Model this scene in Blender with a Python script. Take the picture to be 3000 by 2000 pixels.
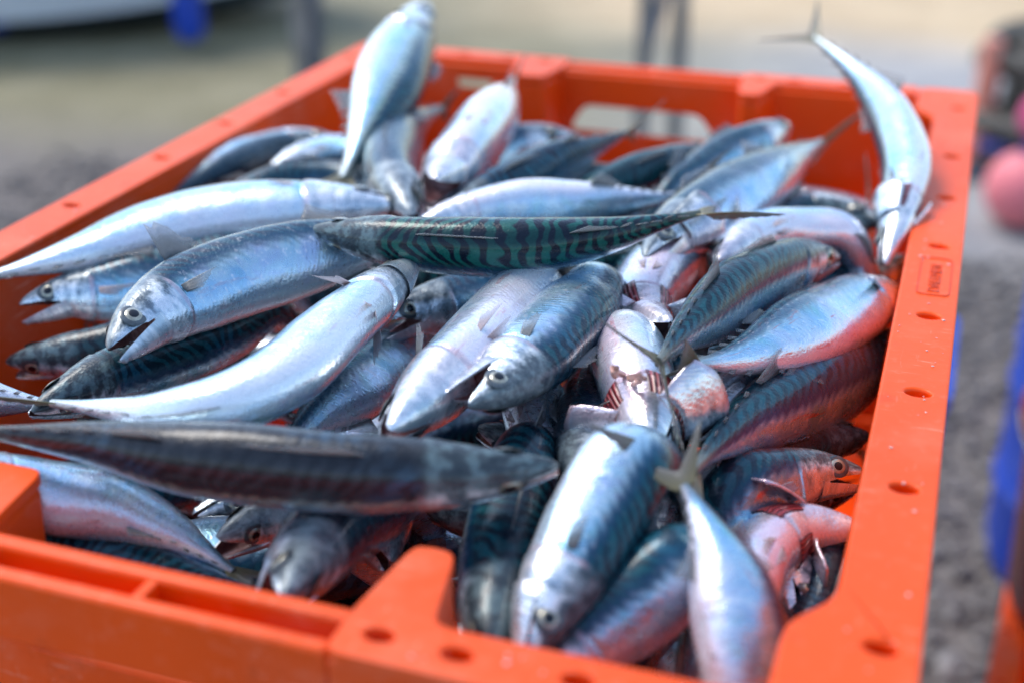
import bpy, bmesh, math, random
import numpy as np
from mathutils import Vector, Matrix

SC = bpy.context.scene
COL = SC.collection
for o in list(bpy.data.objects): bpy.data.objects.remove(o)
R = math.radians
RZ = 0.90                      # height of the fish crate's rim above the ground

# ---------------------------------------------------------------- camera
cam_data = bpy.data.cameras.new("camera")
cam = bpy.data.objects.new("camera", cam_data); COL.objects.link(cam)
cam.location = (0.25318, -0.70734, 1.17813)
cam.rotation_euler = (R(90 - 25.561), 0, R(18.893))
cam_data.sensor_width = 36.0; cam_data.lens = 36.0 * 3063 / 2352
cam_data.clip_start = 0.01; cam_data.clip_end = 2000
cam_data.dof.use_dof = True; cam_data.dof.focus_distance = 0.625
cam_data.dof.aperture_fstop = 3.6; cam_data.dof.aperture_blades = 0
SC.camera = cam

# ---------------------------------------------------------------- sky, sun, exposure
SUN_EL, SUN_AZ = 58.0, -70.0   # azimuth counted from +Y towards +X
world = bpy.data.worlds.new("World"); SC.world = world; world.use_nodes = True
wn = world.node_tree; wn.nodes.clear()
sky = wn.nodes.new("ShaderNodeTexSky"); sky.sky_type = 'NISHITA'; sky.sun_disc = False
sky.sun_elevation = R(SUN_EL); sky.sun_rotation = R(SUN_AZ)
sky.air_density = 1.0; sky.dust_density = 1.2; sky.ozone_density = 1.0
bg = wn.nodes.new("ShaderNodeBackground"); bg.inputs[1].default_value = 0.15
wo = wn.nodes.new("ShaderNodeOutputWorld")
wn.links.new(sky.outputs[0], bg.inputs[0]); wn.links.new(bg.outputs[0], wo.inputs[0])
sun_data = bpy.data.lights.new("sun", 'SUN'); sun_data.energy = 1.2; sun_data.angle = R(26)
sun_data.color = (1.0, 0.96, 0.9)
sun = bpy.data.objects.new("sun", sun_data); COL.objects.link(sun)
sd = Vector((math.sin(R(SUN_AZ)) * math.cos(R(SUN_EL)), math.cos(R(SUN_AZ)) * math.cos(R(SUN_EL)), math.sin(R(SUN_EL))))
sun.rotation_euler = (-sd).to_track_quat('-Z', 'Y').to_euler()
SC.view_settings.view_transform = 'Standard'; SC.view_settings.look = 'None'
SC.view_settings.gamma = 1.0; SC.view_settings.use_curve_mapping = False
SC.view_settings.exposure = 1.18
SC.cycles.max_bounces = 8; SC.cycles.transparent_max_bounces = 12
SC.cycles.sample_clamp_indirect = 6.0

# ---------------------------------------------------------------- helpers
def tag(o, label=None, category=None, group=None, kind=None):
    if label: o["label"] = label
    if category: o["category"] = category
    if group: o["group"] = group
    if kind: o["kind"] = kind
    return o

def link(name, mesh, mat=None, parent=None, loc=None):
    o = bpy.data.objects.new(name, mesh); COL.objects.link(o)
    if mat is not None:
        for m in (mat if isinstance(mat, (list, tuple)) else [mat]): mesh.materials.append(m)
    if parent is not None: o.parent = parent
    if loc is not None: o.location = loc
    return o

def empty(name, loc=(0, 0, 0), rz=0.0):
    o = bpy.data.objects.new(name, None); COL.objects.link(o)
    o.empty_display_size = 0.05; o.location = loc; o.rotation_euler = (0, 0, rz)
    return o

def mesh_from(name, verts, faces, uvs=None, smooth=True, mats=None, sharp=None):
    me = bpy.data.meshes.new(name)
    me.from_pydata([tuple(map(float, v)) for v in verts], [], faces)
    if uvs is not None:
        ul = me.uv_layers.new(name="UVMap")
        flat = np.array([c for f in uvs for p in f for c in p], dtype=np.float32)
        ul.data.foreach_set("uv", flat)
    if mats is not None: me.polygons.foreach_set("material_index", np.array(mats, dtype=np.int32))
    if smooth:
        me.polygons.foreach_set("use_smooth", np.ones(len(me.polygons), dtype=bool))
        if sharp: me.set_sharp_from_angle(angle=R(sharp))
    me.update()
    return me

def bm_mesh(name, bm, smooth_angle=None):
    bmesh.ops.recalc_face_normals(bm, faces=bm.faces[:])
    me = bpy.data.meshes.new(name); bm.to_mesh(me); bm.free()
    if smooth_angle:
        me.polygons.foreach_set("use_smooth", np.ones(len(me.polygons), dtype=bool))
        me.set_sharp_from_angle(angle=R(smooth_angle))
    return me

def add_box(bm, x0, x1, y0, y1, z0, z1):
    v = [bm.verts.new(p) for p in ((x0,y0,z0),(x1,y0,z0),(x1,y1,z0),(x0,y1,z0),(x0,y0,z1),(x1,y0,z1),(x1,y1,z1),(x0,y1,z1))]
    for f in ((0,3,2,1),(4,5,6,7),(0,1,5,4),(1,2,6,5),(2,3,7,6),(3,0,4,7)): bm.faces.new([v[i] for i in f])

def add_prism(bm, bottom, top):
    b = [bm.verts.new(p) for p in bottom]; t = [bm.verts.new(p) for p in top]
    n = len(b); bm.faces.new(b[::-1]); bm.faces.new(t)
    for i in range(n): bm.faces.new((b[i], b[(i+1) % n], t[(i+1) % n], t[i]))

def add_plate(bm, outer, holes, to3, thick):
    """flat polygon with holes in 2-D, mapped by to3(a, b, h), from h = 0 down to h = -thick"""
    loops = [outer] + holes
    for h in (0.0, -thick):
        edges = []; 
        for lp in loops:
            vs = [bm.verts.new(to3(a, b, h)) for a, b in lp]
            for i in range(len(vs)): edges.append(bm.edges.new((vs[i], vs[(i+1) % len(vs)])))
        bmesh.ops.triangle_fill(bm, use_beauty=True, use_dissolve=False, edges=edges)
    for lp in loops:
        n = len(lp); top = [bm.verts.new(to3(a, b, 0.0)) for a, b in lp]; bot = [bm.verts.new(to3(a, b, -thick)) for a, b in lp]
        for i in range(n): bm.faces.new((top[i], top[(i+1) % n], bot[(i+1) % n], bot[i]))
    bmesh.ops.remove_doubles(bm, verts=bm.verts[:], dist=1e-6)

def ellipse(cx, cy, rx, ry, n=20):
    return [(cx + rx * math.cos(2*math.pi*i/n), cy + ry * math.sin(2*math.pi*i/n)) for i in range(n)]

def round_poly(pts, r, k=5):
    out = []; n = len(pts)
    for i in range(n):
        p = Vector(pts[i]); a = Vector(pts[i-1]); b = Vector(pts[(i+1) % n])
        rr = min(r, (a-p).length * .45, (b-p).length * .45)
        s = p + (a-p).normalized() * rr; e = p + (b-p).normalized() * rr
        for j in range(k+1):
            t = j / k; q = s*(1-t)**2 + p*2*t*(1-t) + e*t*t
            out.append((q.x, q.y))
    return out

def bevel(o, w, seg=2, ang=35):
    m = o.modifiers.new("bevel", 'BEVEL'); m.width = w; m.segments = seg; m.limit_method = 'ANGLE'; m.angle_limit = R(ang)
    return o

# ---------------------------------------------------------------- material helpers
class NT:
    def __init__(s, name):
        s.m = bpy.data.materials.new(name); s.m.use_nodes = True; s.t = s.m.node_tree; s.t.nodes.clear()
        s.out = s.t.nodes.new("ShaderNodeOutputMaterial")
    def n(s, typ, **kw):
        nd = s.t.nodes.new(typ)
        for k, v in kw.items(): setattr(nd, k, v)
        return nd
    def l(s, a, b): s.t.links.new(a, b)
    def val(s, sock, v):
        if hasattr(v, "is_output") or isinstance(v, bpy.types.NodeSocket): s.l(v, sock)
        else: sock.default_value = v
    def math(s, op, a, b=0.0, c=None, clamp=False):
        nd = s.n("ShaderNodeMath", operation=op); nd.use_clamp = clamp
        s.val(nd.inputs[0], a); s.val(nd.inputs[1], b)
        if c is not None: s.val(nd.inputs[2], c)
        return nd.outputs[0]
    def step(s, x, a, b):        # smooth 0..1 between a and b (a may exceed b)
        nd = s.n("ShaderNodeMapRange", interpolation_type='SMOOTHSTEP')
        s.val(nd.inputs[0], x)
        if a < b: nd.inputs[1].default_value, nd.inputs[2].default_value, nd.inputs[3].default_value, nd.inputs[4].default_value = a, b, 0, 1
        else: nd.inputs[1].default_value, nd.inputs[2].default_value, nd.inputs[3].default_value, nd.inputs[4].default_value = b, a, 1, 0
        return nd.outputs[0]
    def mix(s, f, a, b, blend='MIX'):
        nd = s.n("ShaderNodeMix", data_type='RGBA', blend_type=blend)
        s.val(nd.inputs[0], f)
        for i, c in ((6, a), (7, b)):
            if isinstance(c, bpy.types.NodeSocket): s.l(c, nd.inputs[i])
            else: nd.inputs[i].default_value = (*c, 1.0)
        return nd.outputs[2]
    def noise(s, vec, scale, detail=3, rough=.55, dist=0.0):
        nd = s.n("ShaderNodeTexNoise"); nd.inputs["Scale"].default_value = scale; nd.inputs["Detail"].default_value = detail
        nd.inputs["Roughness"].default_value = rough; nd.inputs["Distortion"].default_value = dist
        if vec is not None: s.l(vec, nd.inputs["Vector"])
        return nd.outputs["Fac"]
    def ramp(s, fac, stops):
        nd = s.n("ShaderNodeValToRGB"); e = nd.color_ramp.elements
        while len(e) > 1: e.remove(e[-1])
        e[0].position = stops[0][0]; e[0].color = (*stops[0][1], 1)
        for p, c in stops[1:]:
            k = e.new(p); k.color = (*c, 1)
        s.l(fac, nd.inputs[0]); return nd.outputs[0]
    def attr(s, name):
        return s.n("ShaderNodeAttribute", attribute_type='OBJECT', attribute_name=name).outputs["Fac"]
    def bump(s, h, strength, dist):
        nd = s.n("ShaderNodeBump"); nd.inputs["Strength"].default_value = strength; nd.inputs["Distance"].default_value = dist
        s.l(h, nd.inputs["Height"]); return nd.outputs[0]
    def bsdf(s, **kw):
        b = s.n("ShaderNodeBsdfPrincipled")
        for k, v in kw.items():
            sock = b.inputs[k.replace("_", " ")]
            if isinstance(v, bpy.types.NodeSocket): s.l(v, sock)
            elif isinstance(v, tuple) and len(v) == 3: sock.default_value = (*v, 1.0) if sock.type == 'RGBA' else v
            else: sock.default_value = v
        s.l(b.outputs[0], s.out.inputs[0]); return b

def plastic(name, col, rough=.42, dirt=.25, dirtcol=(.55, .40, .36)):
    t = NT(name); geo = t.n("ShaderNodeNewGeometry"); pos = geo.outputs["Position"]
    a = t.noise(pos, 14, 5, .6); b = t.noise(pos, 160, 3, .6); c = t.noise(pos, 3.5, 3)
    k = t.math('MULTIPLY', t.step(a, .48, .75), dirt)
    k2 = t.math('MULTIPLY', t.step(b, .55, .72), dirt * .5)
    col2 = tuple(x * .72 for x in col)
    base = t.mix(t.step(c, .3, .75), col, col2)
    base = t.mix(t.math('ADD', k, k2, clamp=True), base, dirtcol)
    mp = t.n("ShaderNodeMapping"); mp.inputs["Scale"].default_value = (1.0, .08, 1.0); mp.inputs["Rotation"].default_value = (0, 0, .35); t.l(pos, mp.inputs[0])
    mq = t.n("ShaderNodeMapping"); mq.inputs["Scale"].default_value = (.09, 1.0, 1.0); mq.inputs["Rotation"].default_value = (0, .2, -.5); t.l(pos, mq.inputs[0])
    sc = t.math('MAXIMUM', t.step(t.noise(mp.outputs[0], 420, 3, .6), .64, .70), t.step(t.noise(mq.outputs[0], 380, 3, .6), .65, .71))
    sc = t.math('MULTIPLY', sc, t.step(a, .42, .62))
    base = t.mix(t.math('MULTIPLY', sc, dirt * 3.2), base, dirtcol)
    grime = t.math('MULTIPLY', t.step(t.noise(pos, 34, 5, .7), .60, .74), dirt * 1.6)
    base = t.mix(grime, base, tuple(x * .35 for x in col))
    rg = t.math('ADD', rough - .12, t.math('MULTIPLY', a, .3))
    t.bsdf(Base_Color=base, Roughness=rg, Specular_IOR_Level=.31, Normal=t.bump(t.math('ADD', a, t.math('MULTIPLY', b, .5)), .12, .002))
    return t.m

def skin_material():
    t = NT("mackerel_skin")
    uvn = t.n("ShaderNodeUVMap", uv_map="UVMap"); sep = t.n("ShaderNodeSeparateXYZ"); t.l(uvn.outputs[0], sep.inputs[0])
    u, v = sep.outputs[0], sep.outputs[1]
    seed, tone, pink, grey, gold = (t.attr(k) for k in ("seed", "tone", "pink", "grey", "gold")); stripe, green = (t.attr(k) for k in ("stripe", "green"))
    q = t.math('MULTIPLY', t.math('ABSOLUTE', t.math('SUBTRACT', v, .5)), 2.0)
    def vec(su, sv, off=0.0):
        c = t.n("ShaderNodeCombineXYZ")
        t.l(t.math('MULTIPLY', u, su), c.inputs[0]); t.l(t.math('MULTIPLY', v, sv), c.inputs[1])
        t.l(t.math('ADD', seed, off), c.inputs[2]); return c.outputs[0]
    nw = t.noise(vec(9, 5), 1.0, 2); nb = t.noise(vec(5, 3, 7), 1.0, 4); nf = t.noise(vec(60, 30, 3), 1.0, 4, .65)
    nm = t.noise(vec(22, 12, 11), 1.0, 3)
    # wavy bars over the back
    ph = t.math('ADD', t.math('MULTIPLY', u, 31.0), t.math('MULTIPLY', nw, 3.6))
    qq = t.math('MULTIPLY', q, q)
    ph = t.math('SUBTRACT', ph, t.math('MULTIPLY', qq, 9.0))
    s = t.math('SINE', t.math('MULTIPLY', ph, 6.2832))
    bars = t.step(t.math('ADD', s, t.math('MULTIPLY', t.math('SUBTRACT', nm, .5), 1.2)), -.45, .45)
    edge = t.math('ADD', q, t.math('ADD', t.math('MULTIPLY', t.math('SUBTRACT', nb, .5), .12), t.math('MULTIPLY', s, .018)))
    back = t.math('MULTIPLY', t.step(edge, .50, .37), t.math('ADD', .45, t.math('MULTIPLY', tone, .55)))
    low = t.step(edge, .27, .42)
    light = t.mix(grey, t.mix(low, t.mix(green, (.006, .066, .090), (.004, .080, .066)), (.005, .034, .085)), (.026, .032, .040))
    light = t.mix(t.math('MULTIPLY', t.step(nb, .48, .72), .5), light, (.014, .10, .19))
    dark = t.mix(grey, (.002, .007, .016), (.005, .007, .011))
    barmask = t.math('MULTIPLY', t.math('MULTIPLY', bars, stripe), t.step(edge, .40, .28))
    backcol = t.mix(barmask, light, dark)
    backcol = t.mix(t.math('MULTIPLY', t.step(edge, .12, .02), .6), backcol, dark)
    # flank and belly
    fl = t.math('ADD', q, t.math('MULTIPLY', t.math('SUBTRACT', nb, .5), .22))
    flank = t.ramp(fl, [(.28, (.005, .035, .09)), (.37, (.02, .10, .20)), (.46, (.15, .37, .48)), (.56, (.38, .61, .73)), (.72, (.60, .77, .84)), (.92, (.82, .88, .90))])
    flank = t.mix(t.math('MULTIPLY', gold, t.math('MULTIPLY', t.step(fl, .33, .40), t.step(fl, .56, .46))), flank, (.50, .52, .16))
    pk = t.math('MULTIPLY', pink, t.math('MULTIPLY', t.step(fl, .55, .80), t.step(nb, .30, .62)))
    flank = t.mix(t.math('MULTIPLY', pk, .75), flank, (.82, .50, .58))
    lil = t.math('MULTIPLY', t.step(nw, .45, .7), t.math('ADD', .02, t.math('MULTIPLY', pink, .35)))
    flank = t.mix(lil, flank, (.58, .58, .82))
    ir = t.noise(vec(9, 4, 41), 1.0, 3, .6, .6)
    iri = t.ramp(ir, [(.28, (.14, .52, .55)), (.42, (.28, .56, .82)), (.54, (.60, .78, .86)), (.66, (.52, .56, .84)), (.78, (.80, .64, .70))])
    flank = t.mix(t.math('MULTIPLY', t.math('MULTIPLY', t.step(fl, .34, .46), t.step(fl, .98, .70)), .50), flank, iri)
    # blood and bruises, and one flank's crate reflection painted in
    blood = t.math('MULTIPLY', t.step(t.noise(vec(7, 22, 23), 1.0, 4, .65), .60, .70), t.math('ADD', .12, t.math('MULTIPLY', pink, .75)))
    flank = t.mix(blood, flank, (.55, .16, .14))
    # thin scratches / fine scale flecks
    flank = t.mix(t.math('MULTIPLY', t.step(nf, .57, .68), .55), flank, (.92, .94, .96))
    flank = t.mix(t.math('MULTIPLY', t.step(nf, .42, .30), .20), flank, (.36, .48, .60))
    col = t.mix(back, flank, backcol)
    # head: plates with dark and silver patches, darker crown
    head = t.step(u, .225, .19)
    hp = t.noise(vec(34, 10, 31), 1.0, 4, .6)
    headcol = t.mix(t.step(hp, .40, .60), (.46, .56, .62), (.82, .86, .88))
    headcol = t.mix(t.math('MULTIPLY', t.math('MULTIPLY', t.step(hp, .42, .32), t.step(q, .68, .5)), .65), headcol, (.08, .12, .17))
    crown = t.math('MULTIPLY', t.step(t.math('ADD', q, t.math('MULTIPLY', t.math('SUBTRACT', hp, .5), .35)), .50, .30), t.math('ADD', .45, t.math('MULTIPLY', tone, .5)))
    headcol = t.mix(crown, headcol, t.mix(t.step(hp, .45, .6), (.012, .022, .028), (.06, .11, .12)))
    headcol = t.mix(t.math('MULTIPLY', pk, .6), headcol, (.78, .45, .48))
    col = t.mix(head, col, headcol)
    gl = t.math('MULTIPLY', t.math('MULTIPLY', t.step(u, .200, .207), t.step(u, .222, .212)), t.step(q, .30, .42))
    col = t.mix(t.math('MULTIPLY', gl, .40), col, (.60, .34, .36))
    tailm = t.step(u, .90, .99)
    col = t.mix(t.math('MULTIPLY', tailm, .6), col, (.22, .22, .17))
    metal = t.math('MULTIPLY', t.math('SUBTRACT', 1.0, t.math('MULTIPLY', back, .75)), t.ramp(fl, [(.30, (.50,)*3), (.5, (.82,)*3), (.75, (.68,)*3), (1, (.38,)*3)]))
    rough = t.math('ADD', .16, t.math('MULTIPLY', nf, .26))
    # relief: fine scales, muscle folds, dents
    vor = t.n("ShaderNodeTexVoronoi", feature='F1'); vor.inputs["Scale"].default_value = 1.0; t.l(vec(150, 62, 2), vor.inputs["Vector"])
    ribs = t.math('SINE', t.math('MULTIPLY', t.math('ADD', t.math('MULTIPLY', u, 80.0), t.math('ADD', t.math('MULTIPLY', q, 10.0), t.math('MULTIPLY', nw, 3.0))), 6.2832))
    h = t.math('ADD', t.math('MULTIPLY', nb, 1.4), t.math('ADD', t.math('MULTIPLY', vor.outputs["Distance"], .10), t.math('MULTIPLY', nm, .45)))
    h = t.math('ADD', h, t.math('MULTIPLY', ribs, .02))
    h = t.math('ADD', h, t.math('MULTIPLY', t.math('MULTIPLY', hp, head), .35))
    h = t.math('ADD', h, t.math('MULTIPLY', nf, .24)); nrm = t.bump(h, .48, .0018)
    t.bsdf(Base_Color=col, Metallic=metal, Roughness=rough, Normal=nrm, Coat_Weight=t.math('SUBTRACT', .7, t.math('MULTIPLY', back, .35)), Coat_Roughness=.045,
           Specular_IOR_Level=t.math('SUBTRACT', .6, t.math('MULTIPLY', back, .35)), Coat_IOR=1.36)
    return t.m

def mouth_material():
    t = NT("mouth_flesh"); g = t.n("ShaderNodeNewGeometry").outputs["Position"]
    a = t.noise(g, 90, 4, .6)
    c = t.ramp(a, [(.30, (.03, .012, .014)), (.5, (.16, .055, .05)), (.68, (.42, .26, .26))])
    t.bsdf(Base_Color=c, Roughness=.32, Coat_Weight=.5, Normal=t.bump(a, .4, .002)); return t.m

def gill_material():
    t = NT("gill_red"); uv = t.n("ShaderNodeUVMap", uv_map="UVMap"); sep = t.n("ShaderNodeSeparateXYZ"); t.l(uv.outputs[0], sep.inputs[0])
    w = t.math('SINE', t.math('MULTIPLY', sep.outputs[1], 260.0)); g = t.n("ShaderNodeNewGeometry").outputs["Position"]; a = t.noise(g, 120, 3)
    c = t.mix(t.step(w, -.5, .5), (.10, .008, .012), (.32, .04, .045)); c = t.mix(t.step(a, .55, .7), c, (.55, .30, .30))
    t.bsdf(Base_Color=c, Roughness=.3, Coat_Weight=.5, Normal=t.bump(w, .5, .001)); return t.m

def fin_material(name, base, tip, clear):
    t = NT(name); uv = t.n("ShaderNodeUVMap", uv_map="UVMap"); sep = t.n("ShaderNodeSeparateXYZ"); t.l(uv.outputs[0], sep.inputs[0])
    u, v = sep.outputs[0], sep.outputs[1]
    ray = t.math('SINE', t.math('MULTIPLY', u, 6.2832 * 22)); a = t.noise(uv.outputs[0], 6, 4)
    c = t.mix(t.math('ADD', v, t.math('MULTIPLY', t.math('SUBTRACT', a, .5), .5), clamp=True), base, tip)
    c = t.mix(t.math('MULTIPLY', t.step(ray, .0, .8), .5), c, tuple(x * .45 for x in base))
    b = t.n("ShaderNodeBsdfPrincipled"); t.l(c, b.inputs["Base Color"]); b.inputs["Roughness"].default_value = .35
    b.inputs["Coat Weight"].default_value = .4; t.l(t.bump(ray, .35, .0006), b.inputs["Normal"])
    tl = t.n("ShaderNodeBsdfTranslucent"); t.l(c, tl.inputs[0]); tr = t.n("ShaderNodeBsdfTransparent")
    m1 = t.n("ShaderNodeMixShader"); m1.inputs[0].default_value = .3; t.l(b.outputs[0], m1.inputs[1]); t.l(tl.outputs[0], m1.inputs[2])
    m2 = t.n("ShaderNodeMixShader"); t.l(t.math('MULTIPLY', t.step(v, .1, .9), clear), m2.inputs[0]); t.l(m1.outputs[0], m2.inputs[1]); t.l(tr.outputs[0], m2.inputs[2])
    t.l(m2.outputs[0], t.out.inputs[0]); return t.m

def simple(name, col, rough=.5, metal=0.0, coat=0.0, nscale=20, var=.3):
    t = NT(name); g = t.n("ShaderNodeNewGeometry").outputs["Position"]; a = t.noise(g, nscale, 4)
    c = t.mix(t.step(a, .3, .7), tuple(x * (1 - var) for x in col), col)
    t.bsdf(Base_Color=c, Roughness=rough, Metallic=metal, Coat_Weight=coat); return t.m

M_ORANGE = plastic("orange_plastic", (.97, .090, .001), .42, .20, (.86, .34, .22))
M_SKIN = skin_material(); M_MOUTH = mouth_material(); M_GILL = gill_material()
M_FIN = fin_material("fin_membrane", (.17, .18, .18), (.40, .42, .43), .66)
M_PFIN = fin_material("pale_fin_membrane", (.66, .50, .48), (.72, .68, .72), .66)
M_TAIL = fin_material("tail_membrane", (.27, .24, .11), (.17, .17, .17), .18)
M_IRIS = simple("eye_iris", (.46, .44, .34), .25, .55, .8, 300, .45)
M_RING = simple("eye_lid", (.07, .09, .10), .3, .2, .6, 300, .5)
M_PUPIL = simple("eye_pupil", (.003, .005, .009), .10, 0, 0.0)
M_GUT = simple("pink_gut", (.80, .42, .33), .35, 0, .5, 120, .4)

# ---------------------------------------------------------------- setting
def ground_material():
    t = NT("shingle_beach"); g = t.n("ShaderNodeNewGeometry").outputs["Position"]
    sep = t.n("ShaderNodeSeparateXYZ"); t.l(g, sep.inputs[0]); x, y = sep.outputs[0], sep.outputs[1]
    big = t.noise(g, .6, 4); mid = t.noise(g, 3.0, 4); fine = t.noise(g, 22, 4, .6)
    v = t.n("ShaderNodeTexVoronoi"); v.inputs["Scale"].default_value = 26; t.l(g, v.inputs["Vector"])
    sh = t.mix(t.step(fine, .35, .65), (.118, .100, .088), (.175, .150, .132))
    sh = t.mix(t.math('MULTIPLY', t.step(mid, .45, .65), .5), sh, (.12, .105, .085))
    # wet weedy flat behind, on the left; grey strand on the right; dry sand beyond
    d = t.math('ADD', y, t.math('MULTIPLY', t.math('SUBTRACT', big, .5), 1.2))
    lr = t.step(x, -1.4, .2)
    weed = t.mix(t.step(mid, .35, .65), (.175, .155, .080), (.225, .20, .115))
    strand = t.mix(t.step(mid, .35, .65), (.29, .285, .28), (.36, .35, .335))
    flat = t.mix(lr, weed, strand)
    c = t.mix(t.step(d, 2.1, 2.9), sh, flat)
    sand = t.mix(t.step(mid, .3, .7), (.46, .335, .19), (.56, .42, .25))
    c = t.mix(t.math('MULTIPLY', t.step(d, 4.1, 5.0), t.step(x, -2.2, -1.0)), c, sand)
    t.bsdf(Base_Color=c, Roughness=.75, Normal=t.bump(t.math('ADD', fine, v.outputs["Distance"]), .5, .02)); return t.m
me = mesh_from("ground", [(-400, -400, 0), (400, -400, 0), (400, 400, 0), (-400, 400, 0)], [(0, 1, 2, 3)], smooth=False)
tag(link("ground", me, ground_material()), kind="structure")

# loose shingle: real stones where the near ground shows
def stone_material():
    t = NT("beach_stone"); g = t.n("ShaderNodeNewGeometry"); rp = g.outputs["Random Per Island"]
    c = t.ramp(rp, [(0, (.10, .086, .076)), (.35, (.128, .110, .096)), (.7, (.145, .124, .107)), (.93, (.165, .145, .128)), (1, (.24, .215, .195))])
    a = t.noise(g.outputs["Position"], 60, 3); c = t.mix(t.math('MULTIPLY', a, .35), c, (.12, .11, .11)); t.bsdf(Base_Color=c, Roughness=.6); return t.m
rng = np.random.default_rng(3); bmico = bmesh.new(); bmesh.ops.create_icosphere(bmico, subdivisions=1, radius=1.0)
IV = np.array([v.co[:] for v in bmico.verts]); IF = np.array([[v.index for v in f.verts] for f in bmico.faces]); bmico.free()
V, F = [], []; k = 0
def scatter(x0, x1, y0, y1, n):
    global k
    for _ in range(n):
        r = .006 + .015 * rng.random() ** 2.5; s = np.array([r*rng.uniform(.8, 1.4), r*rng.uniform(.7, 1.1), r*rng.uniform(.4, .7)]); a = rng.uniform(0, 6.28)
        p = IV * (1 + .12*rng.standard_normal((len(IV), 1))) * s; p = np.c_[p[:, 0]*math.cos(a)-p[:, 1]*math.sin(a), p[:, 0]*math.sin(a)+p[:, 1]*math.cos(a), p[:, 2]]
        V.append(p + np.array([rng.uniform(x0, x1), rng.uniform(y0, y1), s[2]*.45])); F.append(IF + k); k += len(IV)
scatter(.25, 1.2, .5, 2.4, 4500); scatter(-2.2, -.7, .9, 2.4, 2500)
me = mesh_from("shingle", np.vstack(V), [tuple(map(int, f)) for f in np.vstack(F)])
tag(link("shingle", me, stone_material()), "loose grey beach stones scattered over the ground", "stones", kind="stuff")

def lathe(name, prof, mat, parent=None, n=40, loc=None):
    V = [(r*math.cos(2*math.pi*j/n), r*math.sin(2*math.pi*j/n), z) for r, z in prof for j in range(n)]
    F = [(i*n+j, i*n+(j+1) % n, (i+1)*n+(j+1) % n, (i+1)*n+j) for i in range(len(prof)-1) for j in range(n)]
    return link(name, mesh_from(name, V, F, sharp=50), mat, parent, loc)

M_BLUE = plastic("blue_plastic", (.010, .055, .42), .4, .12, (.2, .25, .4)); M_RED = plastic("dark_red_plastic", (.20, .006, .006), .25, .06, (.3, .1, .1))
M_PINK = plastic("pink_buoy", (.86, .22, .24), .4, .2, (.8, .5, .5)); M_NET = simple("brown_net", (.13, .12, .10), .8, 0, 0, 40, .6)
M_STEEL = simple("galvanised_steel", (.30, .29, .27), .5, .4, 0, 12, .4); M_DSTEEL = simple("dark_paint", (.08, .10, .14), .5, .1)
M_HULL = simple("white_gelcoat", (.72, .76, .80), .25, 0, .4, 3, .1); M_KEEL = simple("antifouling_and_shade", (.020, .040, .055), .6, 0, 0, 5, .4)  # keel colour combines dark antifouling with the shade under the boat
M_NAVY = simple("navy_cloth", (.01, .02, .16), .7)

def bucket(name, label, loc, r, h, mat):
    e = tag(empty(name, loc), label, "bucket")
    lathe("tub", [(0.001, .0), (r*.86, 0), (r*.92, .006), (r*.95, .022), (r*1.0, h-.02), (r*.985, h-.02), (r*.88, .025), (0.001, .022)], mat, e)
    lathe("lip", [(r*.99, h-.022), (r*1.06, h-.022), (r*1.07, h-.006), (r*1.04, h), (r*.97, h), (r*.96, h-.02)], mat, e)
    V, F, n = [], [], 24
    for i in range(n+1):
        g = math.pi*i/n; c = (r*1.06*math.cos(g), -r*.85*math.sin(g), h-.015-.05*math.sin(g))
        for j in range(8): b = 2*math.pi*j/8; V.append((c[0]+.003*math.cos(b)*math.cos(g), c[1]-.003*math.cos(b)*math.sin(g), c[2]+.003*math.sin(b)))
    for i in range(n):
        for j in range(8): F.append((i*8+j, i*8+(j+1) % 8, (i+1)*8+(j+1) % 8, (i+1)*8+j))
    link("handle", mesh_from("handle", V, F), M_STEEL, e)
    return e
def barrel(label, loc, r, h):
    e = tag(empty("barrel", loc), label, "barrel", "blue barrels right of the crate")
    lathe("shell", [(.001, 0), (r*.86, 0), (r*.95, .02), (r, .06), (r, h*.33), (r*1.025, h*.35), (r, h*.37), (r, h*.66), (r*1.025, h*.68), (r, h*.70), (r, h-.06), (r*.95, h-.01), (r*.9, h), (r*.88, h-.015), (.001, h-.02)], M_BLUE, e, 48)
    lathe("bung", [(.025, h-.02), (.025, h-.005), (.001, h-.005)], M_BLUE, e, 16, (r*.5, 0, 0))
barrel("blue plastic barrel half hidden behind the dark red bucket", (.570, 1.13, 0), .19, .46)
barrel("blue plastic barrel farther back at the right picture edge", (.605, 1.62, 0), .19, .46)
# blue tub just behind the stack
e = tag(empty("blue_tub", (.10, .515, 0)), "blue plastic tub showing as a strip along the right rim", "tub")
bm = bmesh.new(); o2 = round_poly([(-.19, -.105), (.181, -.105), (.181, .105), (-.19, .105)], .03, 5)
add_plate(bm, o2, [[(x*.95, y*.93) for x, y in o2]], lambda a, b, h: (a*(1+h*.08), b*(1+h*.08), .60 + h), .59); link("tub_wall", bm_mesh("tub_wall", bm, 40), M_BLUE, e)
bm = bmesh.new(); add_plate(bm, [(x*1.0, y*1.0) for x, y in o2], [[(x*.90, y*.86) for x, y in o2]], lambda a, b, h: (a*1.02, b*1.03, .615 + h), .014); link("tub_rim", bm_mesh("tub_rim", bm, 40), M_BLUE, e)
bm = bmesh.new(); add_plate(bm, [(x*.93, y*.90) for x, y in o2], [], lambda a, b, h: (a, b, .02 + h), .015); link("tub_floor", bm_mesh("tub_floor", bm, 40), M_BLUE, e)
bucket("bucket", "dark red bucket at the right picture edge", (.517, .600, .298), .150, .24, M_RED)

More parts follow.
